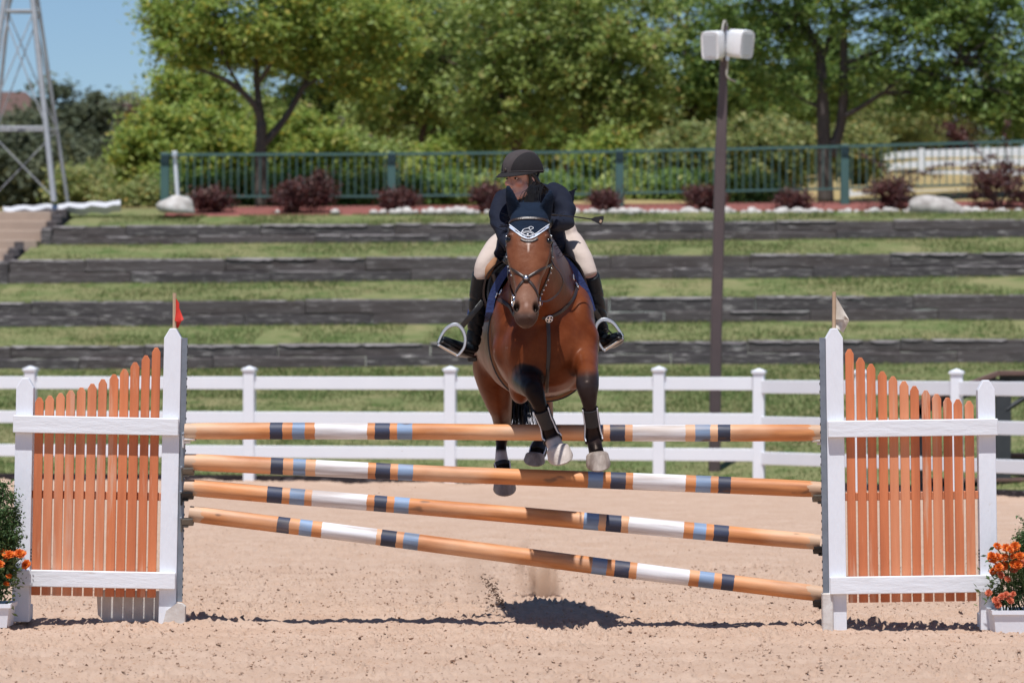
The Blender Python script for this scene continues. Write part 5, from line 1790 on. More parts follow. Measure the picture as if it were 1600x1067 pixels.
for poly in ([(248, 196), (258, 178), (268, 165), (285, 157), (305, 155), (318, 146), (328, 140), (345, 141), (356, 148), (352, 158), (340, 160), (334, 166), (333, 178)],
             [(268, 165), (262, 178), (252, 186)], [(318, 146), (322, 156), (316, 163), (330, 166)],
             [(246, 204), (262, 188), (285, 180), (310, 178), (335, 184), (355, 194), (370, 207)], [(250, 212), (268, 197), (290, 190), (312, 188), (335, 194), (352, 204)],
             [(307, 198), (303, 208), (312, 208), (307, 198)], [(300, 204), (307, 212), (315, 204), (300, 204)]):
    pn = lay(zz(poly), bv_all, sub=3)
    if len(pn) > 1:
        em.tube([p_ + n_ * .0035 for p_, n_ in pn], .0016, 5)
mk('emblem', em, M['white'], bonnet, fix=False)['kind'] = 'thing'

# ---- bridle
br = thing('bridle', 'dark brown leather bridle with crossed noseband and steel bit rings', 'bridle', tuple(HP(0, .5, .08)))
mb_ = MB(); mb_.ribbon(lay([(793, 353), (797, 347), (806, 343.5), (825, 341.5), (846, 343), (857, 346.5), (862, 352)], bv_all), .017, .007); mk('browband', mb_, M['leather'], br, smooth='auto')
mb_ = MB(); mb_.ribbon(lay([(814, 374), (819, 376.5), (826, 377.5), (834, 376.5), (840, 373)], bv_all), .014, .005); mk('bonnet_strap', mb_, M['leather'], br, smooth='auto')
for pts in ([(791.5, 417), (800, 421), (811, 428), (822, 435.5), (831, 444), (838, 456), (841, 467)], [(861, 414), (850, 419), (837, 426), (822, 435.5), (812, 446), (806, 458), (803, 470)]):
    mb_ = MB(); mb_.ribbon(lay(pts, bv_all), .0155, .006); mk('noseband', mb_, M['leather'], br, smooth='auto')
pc, nc_ = on(822, 435.5, bv_all)
mb_ = MB(); q_ = nc_.to_track_quat('Z', 'Y').to_matrix(); mb_.ell(pc + nc_ * .009, (.021, .021, .007), q_, 16, 8); mk('noseband_pad', mb_, M['leather'], br, smooth=True)
mb_ = MB(); mb_.ell(pc + nc_ * .014, (.012, .012, .005), q_, 12, 6); mk('noseband_stud', mb_, M['silver'], br, smooth=True)
for s_, pts in ((-1, [(790.5, 356), (791, 372), (791.5, 392), (791.5, 410), (793, 424), (798, 440), (803, 456), (805, 465)]), (1, [(862, 354), (862.5, 372), (861.5, 392), (860.5, 412), (858, 426), (852, 442), (846, 456), (843, 465)])):
    pn = lay(pts, bv_all, 23.2)
    mb_ = MB(); mb_.ribbon(pn, .014, .006); mk('cheekpiece', mb_, M['leather'], br, smooth='auto')
    bk = MB()
    for j, f_ in enumerate((.12, .36, .5, .58, .66, .74, .82, .9)):
        p_, n_ = pn[int(f_ * (len(pn) - 1))]
        bk.box(p_ + n_ * .008, (.009, .009, .012), n_.to_track_quat('Z', 'Y').to_matrix(), bev=.002)
    b_ = mk('buckles', bk, M['silver'], br, smooth='auto'); b_['kind'] = 'stuff'
    bc = on(805 if s_ < 0 else 842, 470, bv_all)[0] + Vector((s_ * .012, -.004, 0))
    mb_ = MB(); mb_.tube([bc + Vector((s_ * .006 * math.cos(a), .030 * math.cos(a), .030 * math.sin(a))) for a in [k * math.pi / 8 for k in range(17)]], .0038, 6); mk('bit_ring', mb_, M['silver'], br, smooth=True)
mb_ = MB(); mb_.tube([HP(-.070, .84, -.02), HP(.070, .84, -.02)], .006, 8); mk('mouthpiece', mb_, M['silver'], br, smooth=True)
RL = [P(806, 470, 23.02), P(800, 455, 23.2), P(794, 432, 23.4), P(794, 410, 23.52), P(799, 392, 23.54)]
RR = [P(842, 470, 23.02), P(856, 470, 23.1), P(872, 458, 23.25), P(880, 440, 23.38), P(874, 425, 23.42), P(864, 412, 23.46), P(856, 385, 23.5), P(852, 352, 23.48)]
for rn in (RL, RR):
    pp = spl(rn, 8)
    mb_ = MB(); mb_.tube(pp, [(.0085, .003)] * len(pp), 6, side=(0, 1, .3)); mk('rein', mb_, M['leather'], br, smooth='auto')

# ---- breastplate
bp_ = thing('breastplate', 'brown leather breastplate strapped across the horse chest', 'breastplate', tuple(P(856, 497, 23.6)))
for pts in ([(901, 446), (898, 460), (888, 476), (874, 488), (858, 496)], [(776, 466), (788, 473), (804, 483), (830, 493), (856, 497)]):
    mb_ = MB(); mb_.ribbon(lay(pts, None, 23.8), .020, .008); mk('chest_strap', mb_, M['leather'], bp_, smooth='auto')
mb_ = MB(); mb_.ribbon(lay([(856, 499), (857.5, 530), (857, 560), (855, 590), (854, 612)], None, 23.7), .021, .007); mk('belly_strap', mb_, M['leather'], bp_, smooth='auto')
pc, nc_ = on(856.5, 497, None, 23.6)
q_ = nc_.to_track_quat('Z', 'Y').to_matrix()
mb_ = MB(); mb_.tube([pc + nc_ * .014 + q_ @ Vector((.020 * math.cos(a), .020 * math.sin(a), 0)) for a in [k * math.pi / 8 for k in range(17)]], .004, 6); mk('ring', mb_, M['silver'], bp_, smooth=True)
mb_ = MB(); mb_.box(pc + nc_ * .016, (.008, .038, .005), q_, bev=.001); mb_.box(pc + nc_ * .016, (.038, .007, .005), q_, bev=.001); mk('buckle', mb_, M['silver'], bp_)
for px, py in ((779, 462), (776, 452), (899, 447), (893, 434)):
    p_, n_ = on(px, py, None, 23.9)
    mb_ = MB(); q_ = n_.to_track_quat('Z', 'Y').to_matrix()
    mb_.tube([p_ + n_ * .012 + q_ @ Vector((.010 * math.cos(a), .017 * math.sin(a), 0)) for a in [k * math.pi / 5 for k in range(11)]], .0032, 5); mk('clip', mb_, M['silver'], bp_, smooth=True)

# ---- saddle, pad, girth, stirrups
def sweep(prof, ys, off, th, fwd=None, ysc=None):
    """profile in photo columns at Y=24.2 swept along the back"""
    rings = []
    pp = spl([Vector((a, b_, 0)) for a, b_ in prof], 5)
    n = len(pp)
    for yi, Y in enumerate(ys):
        outer, inner = [], []
        for i, p_ in enumerate(pp):
            t = pp[min(i + 1, n - 1)] - pp[max(i - 1, 0)]
            nn = Vector((t.y, -t.x, 0)).normalized()
            yy = Y + (fwd(i / (n - 1), yi / (len(ys) - 1)) if fwd else 0)
            sc = 24.2 / yy
            for lst, o in ((outer, off), (inner, off - th)):
                q = p_ + nn * (o * FPX / 24.2)
                w3 = P(q.x, q.y, 24.2)
                lst.append(Vector((w3.x - (yy - 24.2) * .05, yy, w3.z - (yy - 24.2) * .10)))
        rings.append(outer + inner[::-1])
    return MB().rings(rings)
pad = thing('saddle_pad', 'dark blue quilted saddle pad under the brown saddle', 'saddle pad', tuple(P(842, 415, 24.3)))
pprof = [(764, 494), (768, 470), (779, 446), (795, 426), (820, 411), (845, 407), (868, 411), (888, 427), (902, 447), (913, 468), (921, 492)]
mk('cloth', sweep(pprof, [23.94, 24.06, 24.3, 24.5, 24.62], .022, .034, lambda u_, v_: .10 * abs(u_ - .5) * 2 * (1 - v_)), M['blue'], pad, smooth='auto')
mb_ = sweep(pprof, [23.925, 23.945], .026, .042, lambda u_, v_: .10 * abs(u_ - .5) * 2); mk('binding', mb_, M['blue'], pad, smooth='auto')
mb_ = MB(); mb_.prism([P(732, 478, 24.7), P(742, 470, 24.7), P(745, 490, 24.7), (P(737, 496, 24.7)), (P(730, 492, 24.7))], (0, .012, 0)); mk('rear_corner', mb_, M['blue'], pad)
sad = thing('saddle', 'dark brown leather jumping saddle beneath the rider', 'saddle', tuple(P(842, 405, 24.4)))
sprof_l = [(762, 486), (754, 466), (757, 440), (768, 423), (784, 412), (812, 404)]
sprof_r = [(866, 402), (886, 404), (902, 420), (912, 442), (917, 466), (911, 487)]
for pr in (sprof_l, sprof_r):
    pr3 = [((a - 838) * .86 + 838, b_ + 4) for a, b_ in pr]
    mk('panel', sweep(pr3, [24.12, 24.2, 24.4, 24.6], .012, .045), M['dkleather'], sad, smooth='auto')
    mk('flap', sweep(pr, [24.10, 24.16, 24.3, 24.45, 24.55], .004, .010, lambda u_, v_: -.05 * math.sin(math.pi * u_) * (1 - v_)), M['leather'], sad, smooth='auto')
    pr2 = [((a - 838) * .93 + 838, b_ + 2) for a, b_ in pr]
    mk('under_flap', sweep(pr2, [24.08, 24.2, 24.4], .002, .012), M['dkleather'], sad, smooth='auto')
for pts in ([(772, 428), (777, 445), (775, 462)], [(884, 410), (895, 425), (900, 445)]):
    mb_ = MB(); mb_.tube(spl([P(a, b_, 24.06) for a, b_ in pts], 5), .022, 10); mk('knee_roll', mb_, M['leather'], sad, smooth='auto')
mb_ = MB(); mb_.tube([P(838, 406, 24.12), P(838, 410, 24.3), P(836, 408, 24.5), P(834, 398, 24.72)], [(.09, .05), (.11, .05), (.15, .05), (.17, .03)], 16, side=(1, 0, 0), sub=4); mk('seat', mb_, M['leather'], sad, smooth='auto')
rings = []
gr_ = ringpx(24.22, 768, 927, 420, 622, 56)
sel = [k for k in range(56) if math.sin(2 * math.pi * k / 56) < .15]
sel = [k for k in range(28 - 2, 57)] + [0, 1, 2]
pn = []
cc = P(847, 521, 24.22)
for k in sel:
    p_ = gr_[k % 56]; pn.append((p_ + (p_ - cc).normalized() * .004, (p_ - cc).normalized()))
mb_ = MB(); mb_.ribbon(pn, .085, .016); mk('girth', mb_, M['suede'], sad, smooth='auto')
mb_ = MB(); mb_.ribbon([(p_ + n_ * .010 + Vector((0, -.030, 0)), n_) for p_, n_ in pn], .022, .010); mk('girth_strap', mb_, M['dkleather'], sad, smooth='auto')
mb_ = MB(); mb_.tube([P(853, 615, 24.06), P(858, 617, 24.05), P(864, 616, 24.05)], .007, 6); mk('girth_buckle', mb_, M['silver'], sad)
for pts in ([(757, 468), (739, 490), (719, 513)], [(914, 464), (926, 482), (939, 500)]):
    pn = [(p_, Vector((0, -1, 0))) for p_ in spl([P(a, b_, Y) for (a, b_), Y in zip(pts, (24.14, 24.10, 24.12))], 4)]
    mb_ = MB(); mb_.ribbon(pn, .030, .004); mk('stirrup_leather', mb_, M['dkleather'], sad, smooth='auto')
def stirrup(pts, bar):
    f = thing('stirrup', '', 'stirrup', tuple(P(*bar[0], 24.12)))
    pp = spl([P(a, b_, 24.12) for a, b_ in pts], 5)
    mb_ = MB(); mb_.tube(pp, [(.006, .016)] * len(pp), 8, side=None); 
    mb_ = MB()
    n = len(pp)
    ring = []
    for i, p_ in enumerate(pp):
        t = (pp[min(i + 1, n - 1)] - pp[max(i - 1, 0)]).normalized()
        sd = t.cross(Vector((0, 1, 0))).normalized()
        w_ = .0065 + .004 * math.sin(math.pi * i / (n - 1))
        ring.append([p_ + sd * (a * w_) + Vector((0, b_ * .016, 0)) for a, b_ in ((-1, -.7), (-.6, -1), (.6, -1), (1, -.7), (1, .7), (.6, 1), (-.6, 1), (-1, .7))])
    mb_.rings(ring)
    mk('frame', mb_, M['alu'], f, smooth='auto')
    A, B = P(*bar[0], 24.12), P(*bar[1], 24.12)
    d = B - A; rot = Matrix.Rotation(-math.atan2(d.z, d.x), 3, 'Y')
    mb_ = MB(); mb_.box((A + B) / 2, (d.length + .008, .055, .014), rot, bev=.003); mk('tread', mb_, M['alu'], f)
    mb_ = MB(); mb_.box((A + B) / 2 + Vector((0, -.0285, 0)), (d.length * .86, .004, .008), rot); mk('tread_edge', mb_, M['stick'], f)
    return f
s1 = stirrup([(685, 536), (690, 524), (699, 512), (712, 507), (722, 514), (727, 528), (725, 543), (716, 555)], [(685, 539), (715, 556)])
s1['label'] = 'open steel stirrup holding the black boot left of the horse'; s1['group'] = 'steel stirrups'
s2 = stirrup([(943, 547), (934, 533), (930, 517), (934, 505), (944, 499), (957, 504), (966, 515), (973, 526)], [(944, 548), (973, 529)])
s2['label'] = 'open steel stirrup holding the black boot right of the horse'; s2['group'] = 'steel stirrups'

# ---- protective boots on the legs
def leg_boot(chain, label, y0, y1, front=True):
    pts = [P(q[0][0], q[0][1], CY(q[0][2])) for q in chain]; rad = [q[1] for q in chain]
    pp, rr_ = smooth_path(pts, rad, 6)
    seg = []
    for p_, r_ in zip(pp, rr_):
        py = HOR - (p_.z - CAMZ) / p_.y * FPX
        if y0 <= py <= y1: seg.append((p_, r_, py))
    b = thing('leg_boot', label, 'leg boot', tuple(seg[-1][0]), 'black protective boots on the legs')
    def frame(i):
        t = (seg[min(i + 1, len(seg) - 1)][0] - seg[max(i - 1, 0)][0]).normalized()
        sd = (Vector((1, 0, 0)) - t * t.x).normalized()
        return t, sd, t.cross(sd)
    rings = []; eL, eR = [], []
    a0, a1 = R(150), R(390)
    for i, (p_, r_, py) in enumerate(seg):
        t, sd, n = frame(i)
        outer = [p_ + sd * ((r_[0] + .009) * math.cos(a)) + n * ((r_[1] + .009) * math.sin(a)) for a in [a0 + (a1 - a0) * k / 16 for k in range(17)]]
        inner = [p_ + sd * ((r_[0] + .001) * math.cos(a)) + n * ((r_[1] + .001) * math.sin(a)) for a in [a0 + (a1 - a0) * k / 16 for k in range(17)]]
        rings.append(outer + inner[::-1])
        eL.append(outer[0] + n * .002 - sd * .002); eR.append(outer[-1] + n * .002 + sd * .002)
    mk('shell', MB().rings(rings), M['bootblack'], b, smooth='auto')
    for e_ in (eL, eR):
        mb_ = MB(); mb_.tube(e_, .0036, 5); mk('edge_trim', mb_, M['white'], b, smooth='auto')
    if front:
        for (f0, f1) in ((.10, .34), (.37, .56)):
            i0, i1 = int(f0 * (len(seg) - 1)), max(int(f1 * (len(seg) - 1)), int(f0 * (len(seg) - 1)) + 1)
            rings = []
            for i in (i0, i1):
                p_, r_, py = seg[i]; t, sd, n = frame(i)
                rings.append([p_ + sd * ((r_[0] + .011) * math.cos(a)) + n * ((r_[1] + .011) * math.sin(a)) for a in [2 * math.pi * k / 20 for k in range(20)]])
            mk('strap', MB().rings(rings), M['bootblack'], b, smooth='auto')
    return b
leg_boot(LEGR, 'black tendon boot with white edges on the front leg at right', 634, 692)
leg_boot(LEGL, 'black tendon boot with white edges on the front leg at left', 634, 690)
leg_boot(HINDL, 'small black boot on the hind leg hanging behind the second pole', 722, 738)
leg_boot(HINDR, 'black boot on the tucked up hind leg between the upper poles', 696, 712)

# ================================================================== THE RIDER
rider = thing('person', 'rider in navy jacket, beige breeches and dark helmet, crouched forward over the horse neck', 'person', tuple(P(842, 400, 24.5)))
HC = P(815, 277, 23.76)
fw = Vector((-.70, -.70, -.12)).normalized()
upv = (Vector((-.10, -.10, 1)) - fw * Vector((-.10, -.10, 1)).dot(fw)).normalized()
sv = fw.cross(upv).normalized()       # rider's right in head frame
HM = Matrix((sv, fw, upv)).transposed()
def H(a, b_, c): return HC + HM @ Vector((a, b_, c))
pb = MB()
pb.ell(H(0, -.008, .03), (.072, .095, .095), HM, 20, 14)
pb.ell(H(0, .028, -.05), (.056, .062, .070), HM, 16, 12)
pb.tube([H(-.055, .0, -.05), H(-.040, .050, -.092), H(0, .078, -.106), H(.040, .050, -.092), H(.055, .0, -.05)], [.020, .020, .021, .020, .020], 10, sub=3)
pb.tube([H(0, .086, .012), H(0, .104, -.020), H(0, .113, -.036)], [.009, .012, .014], 8)
pb.ell(H(.011, .100, -.040), (.009, .011, .008), HM, 8, 6); pb.ell(H(-.011, .100, -.040), (.009, .011, .008), HM, 8, 6)
pb.ell(H(0, .089, -.066), (.024, .012, .007), HM, 12, 6); pb.ell(H(0, .087, -.077), (.021, .012, .007), HM, 12, 6)
for s_ in (-1, 1):
    pb.ell(H(s_ * .034, .080, .016), (.024, .014, .008), HM, 12, 6)          # brow
    pb.ell(H(s_ * .042, .066, -.028), (.022, .022, .020), HM, 12, 8)         # cheekbone
    pb.ell(H(s_ * .074, -.012, -.012), (.009, .018, .030), HM, 10, 8)        # ear
pb.tube([H(0, -.02, -.04), P(822, 298, 23.86), P(826, 312, 24.0)], [.056, .054, .075], 14, sub=3)
TORSO = [((826, 305, 23.92), (.10, .075)), ((829, 318, 24.02), (.16, .085)), ((831, 338, 24.15), (.15, .105)), ((833, 368, 24.4), (.13, .10)), ((835, 392, 24.62), (.15, .13))]
T_(pb, TORSO)
ARML = [((790, 312, 23.99), .052), ((783, 346, 23.83), .042), ((797, 386, 23.60), .027), ((800, 393, 23.56), .024)]
ARMR = [((868, 306, 24.02), .045), ((881, 343, 23.87), .036), ((866, 349, 23.60), .024)]
THL = [((812, 378, 24.62), .095), ((786, 383, 24.40), .070), ((768, 401, 24.21), .062), ((756, 418, 24.13), .046), ((753, 436, 24.13), .042)]
THR = [((860, 372, 24.62), .090), ((887, 376, 24.42), .068), ((903, 396, 24.22), .062), ((915, 416, 24.14), .048), ((922, 432, 24.12), .044)]
SHL = [((754, 428, 24.13), .046), ((750, 455, 24.2), .047), ((745, 490, 24.3), .040), ((742, 515, 24.36), .034), ((740, 532, 24.38), .033)]
SHR = [((922, 430, 24.13), .036), ((928, 458, 24.2), .042), ((934, 488, 24.3), .039), ((938, 506, 24.34), .033), ((940, 518, 24.36), .032)]
for c_ in (ARML, ARMR, THL, THR, SHL, SHR): T_(pb, c_, seg=12)
T_(pb, [((739, 545, 24.41), .02), ((716, 542, 24.27), .018), ((698, 537, 24.17), .012)], seg=10)
T_(pb, [((941, 530, 24.38), .02), ((953, 534, 24.25), .018), ((964, 530, 24.16), .012)], seg=10)
pme = remesh(pb, .0065, 3, .5)
PV = me_np(pme)
loc_ = (PV - np.array(HC)) @ np.array(HM)
C = np.tile(np.array([.66, .38, .30]), (len(PV), 1))
inh = (np.abs(loc_[:, 0]) < .11) & (np.abs(loc_[:, 1]) < .14) & (np.abs(loc_[:, 2]) < .14)
def bl(cx, cy, cz, rx, rz, col, k):
    global C
    d = np.sqrt(((loc_[:, 0] - cx) / rx) ** 2 + ((loc_[:, 2] - cz) / rz) ** 2)
    C = mixc(C, col, inh * (loc_[:, 1] > .03) * np.clip(1.3 - d, 0, 1) * k)
for s_ in (-1, 1):
    bl(s_ * .034, 0, .018, .020, .005, (.06, .03, .02), .9)     # eyebrow
    bl(s_ * .033, 0, -.002, .016, .008, (.20, .08, .06), .7)
    bl(s_ * .045, 0, -.035, .02, .018, (.55, .19, .14), .6)
bl(0, 0, -.071, .022, .009, (.40, .10, .09), .9)
C = mixc(C, (.02, .013, .01), inh * (loc_[:, 1] < -.03))
paint(pme, C)
finish(pme, 'body', M['skin'], rider)
for s_ in (-1, 1):
    mb_ = MB(); mb_.ell(H(s_ * .033, .077, -.001), (.0105, .0090, .0060), HM, 12, 8); mk('eyeball', mb_, M['stone'], rider, smooth=True)
    mb_ = MB(); mb_.ell(H(s_ * .033, .0835, -.001), (.0065, .0045, .0055), HM, 10, 6); mk('iris', mb_, M['eye'], rider, smooth=True)
# hair gathered under the helmet
mb_ = MB()
mb_.ell(H(0, -.065, -.035), (.062, .045, .055), HM, 14, 10)
for s_ in (-1, 1): mb_.tube([H(s_ * .070, .022, .03), H(s_ * .074, -.01, .012), H(s_ * .070, -.05, -.04)], [.012, .016, .02], 8, sub=3)
def hf_(i):
    a = rnd.uniform(-1, 1)
    return [H(a * .05 - .02, -.08, -.04), H(a * .06 - .02, -.11, -.07), H(a * .06 - .03, -.12, -.10 + rnd.uniform(-.02, .02))]
strands(mb_, 90, hf_, .002, 3)
for i in range(26):
    sg = -1 if i % 2 else 1
    mb_.tube(spl([H(sg * .076, .005 + rnd.uniform(-.02, .02), .01), H(sg * .08, .0 + rnd.uniform(-.02, .02), -.04), H(sg * .07, .01 + rnd.uniform(-.03, .03), -.085)], 4), .0022, 3)
mk('hair', mb_, M['hair'], rider, smooth=True, fix=False)
# helmet
hel = MB()
rings = []
def hrim(a):   # rim height around the head (a measured from straight ahead)
    return .030 - .020 * (1 - math.cos(a)) / 2
NR = 14
for i in range(NR + 1):
    f = i / NR
    ring = []
    for k in range(40):
        a = 2 * math.pi * k / 40
        rz0 = hrim(a)
        el = f * math.pi / 2
        rad = math.cos(el) ** .82 if f < 1 else .001
        bulge = 1 + .025 * math.sin(f * math.pi)
        x = math.sin(a) * .106 * rad * bulge; y = math.cos(a) * (.130 if math.cos(a) > 0 else .128) * rad * bulge - .012
        ring.append(H(x, y, rz0 + (.148 - rz0) * math.sin(el)))
    rings.append(ring)
inner = [[H(0, -.01, .02) + (p_ - H(0, -.01, .02)) * .90 for p_ in rings[0]]]
hel.rings(inner + rings, True)
ho = mk('helmet', hel, M['helmet'], rider, smooth='auto')
# raised centre panel running front to back
pn = []
rings2 = []
for i in range(19):
    ph = math.pi * i / 18
    row = []
    for k in range(-5, 6):
        a_ = k / 5
        wid = .030 + .024 * math.sin(ph)
        x = a_ * wid
        y = math.cos(ph); z = math.sin(ph)
        kx = math.sqrt(max(0, 1 - (x / .112) ** 2))
        yy = (.1325 * abs(y) ** 1.0 * math.copysign(1, y)) * kx * (1.02) - .012
        z0 = hrim(0 if y > 0 else math.pi)
        zz_ = z0 + (.150 - z0) * (z ** .9) * (kx ** .9 if z > .3 else 1) * 1.005 + .002
        lift = .0035 * (1 - a_ ** 4)
        row.append(H(x, yy + math.copysign(lift, y) * abs(y), zz_ + lift * z))
    rings2.append(row)
bvh_h = BVHTree.FromPolygons([tuple(v) for v in hel.v], hel.f)
pan = MB(); vs2 = []
for row in rings2:
    for j, p_ in enumerate(row):
        h_ = bvh_h.find_nearest(p_)
        c0 = H(0, -.01, .03)
        n_ = (h_[0] - c0).normalized()
        vs2.append(h_[0] + n_ * (.0045 if 0 < j < 10 else .0005))
w11 = 11
pan.add(vs2, [(i * w11 + j, i * w11 + j + 1, (i + 1) * w11 + j + 1, (i + 1) * w11 + j) for i in range(18) for j in range(10)])
po = mk('centre_panel', pan, M['helmet2'], ho, smooth=True, fix=False)
# brim
br_ = []
for k in range(25):
    a = R(-92) + R(184) * k / 24
    f = max(0, math.cos(a)) ** .7
    x0, y0 = math.sin(a) * .108, math.cos(a) * .131 - .012
    x1, y1 = math.sin(a) * (.110 + .010 * f), math.cos(a) * (.131 + .050 * f) - .012
    z0 = hrim(a) + .006; z1 = z0 - .020 * f
    br_.append([H(x0, y0, z0), H((x0 + x1) / 2, (y0 + y1) / 2, (z0 + z1) / 2 + .004), H(x1, y1, z1), H(x1, y1, z1 - .004), H((x0 + x1) / 2, (y0 + y1) / 2, (z0 + z1) / 2 - .002), H(x0, y0, z0 - .010)])
mk('brim', MB().rings(br_), M['helmet'], ho, smooth='auto')
mb_ = MB(); mb_.tube([H(math.sin(a) * .1075, math.cos(a) * .1315 - .012, hrim(a) + .010) for a in [2 * math.pi * k / 32 for k in range(33)]], .0032, 5, cap=False); mk('rim_piping', mb_, M['helmet2'], ho, smooth=True)
mb_ = MB(); c_ = H(.0, .124, .052); mb_.box(c_, (.017, .005, .017), HM @ Matrix.Rotation(R(45), 3, 'Y'), bev=.002); mk('badge', mb_, M['leather'], ho)
for s_ in (-1, 1):
    mb_ = MB(); mb_.tube([H(s_ * .082, .02, .03), H(s_ * .076, .012, -.03), H(s_ * .058, .03, -.085), H(0, .062, -.122)], [(.008, .003)] * 4, 6, sub=4)
    mb_.tube([H(s_ * .085, -.055, .02), H(s_ * .078, -.02, -.035), H(s_ * .072, .008, -.05)], [(.007, .003)] * 3, 6, sub=4)
    mk('chin_strap', mb_, M['dkleather'], ho, smooth=True)

# jacket
jb = MB()
T_(jb, [((824, 300, 23.90), (.085, .065)), ((827, 307, 23.95), (.165, .09)), ((831, 318, 24.04), (.195, .115)), ((833, 338, 24.16), (.185, .135)), ((835, 368, 24.4), (.165, .13)), ((836, 392, 24.66), (.185, .145))], seg=22)
E_(jb, (864, 305, 24.06), (.075, .14, .070)); E_(jb, (793, 311, 24.0), (.070, .10, .062))
T_(jb, [((790, 310, 24.0), .066), ((781, 330, 23.90), .060), ((782, 350, 23.82), .055), ((790, 372, 23.68), .044), ((798, 388, 23.58), .036)], seg=14)
T_(jb, [((868, 305, 24.02), .070), ((881, 324, 23.94), .066), ((882, 346, 23.85), .056), ((873, 351, 23.68), .046), ((861, 349, 23.54), .036)], seg=14)
T_(jb, [((858, 345, 24.2), (.075, .10)), ((868, 372, 24.26), (.062, .12)), ((866, 400, 24.28), (.050, .12))], seg=14)
T_(jb, [((800, 350, 24.2), (.06, .10)), ((789, 378, 24.2), (.050, .11)), ((783, 402, 24.14), (.042, .08))], seg=14)
T_(jb, [((812, 302, 23.86), .03), ((824, 294, 23.93), .035), ((840, 297, 23.90), .03)], seg=10)      # collar
jme = remesh(jb, .0075, 3, .5)
# cloth folds
JV = me_np(jme)
jn = np.zeros(len(jme.vertices) * 3, dtype=np.float32); jme.vertices.foreach_get('normal', jn); jn = jn.reshape(-1, 3)
fo = np.sin((JV[:, 0] * 28 + JV[:, 2] * 55 + 5 * vnoise(JV[:, 0] * 9 + 40, JV[:, 2] * 9 + 20, 61)) ) * .010 * vnoise(JV[:, 0] * 7 + 30, JV[:, 2] * 7 + 60, 62) + (vnoise(JV[:, 0] * 14 + 30, JV[:, 2] * 14 + 9, 63) - .5) * .010
me_set(jme, JV + jn * fo[:, None])
finish(jme, 'jacket', M['navy'], rider)
mb_ = MB()
fl_ = [(868, 300), (884, 301), (899, 295.5), (897, 308), (894, 340), (884, 350), (874, 330)]
mb_.prism([P(a, b_, 24.12 - (a - 876) * .002) for a, b_ in fl_], (0, .01, 0))
mb_.tube([P(899, 295, 24.07), P(900.5, 297, 24.07)], .006, 6)
mk('jacket_vent', mb_, M['navy'], rider)
# breeches
bb = MB()
for ch, s_ in ((THL, 1.07), (THR, 1.05)):
    T_(bb, [(q[0], q[1] * s_ + .004) for q in ch], seg=16)
E_(bb, (836, 380, 24.66), (.17, .15, .12))
E_(bb, (890, 366, 24.4), (.045, .09, .075))
bme = remesh(bb, .008, 4, .5)
BV = me_np(bme)
bn = np.zeros(len(bme.vertices) * 3, dtype=np.float32); bme.vertices.foreach_get('normal', bn); bn = bn.reshape(-1, 3)
wr_ = np.sin(BV[:, 2] * 62 + np.abs(BV[:, 0] - .13) * 46 + 6 * vnoise(BV[:, 0] * 8 + 40, BV[:, 2] * 8 + 20, 71))
me_set(bme, BV + bn * (wr_ * .0035 * vnoise(BV[:, 0] * 10 + 30, BV[:, 2] * 10 + 60, 72))[:, None])
finish(bme, 'breeches', M['breech'], rider)
mb_ = MB(); mb_.tube([P(772, 404, 24.13), P(765, 420, 24.08), P(760, 434, 24.09)], [(.020, .012), (.026, .014), (.014, .012)], 10, side=(1, 0, 0), sub=3); mk('knee_patch', mb_, M['suede'], rider, smooth=True)
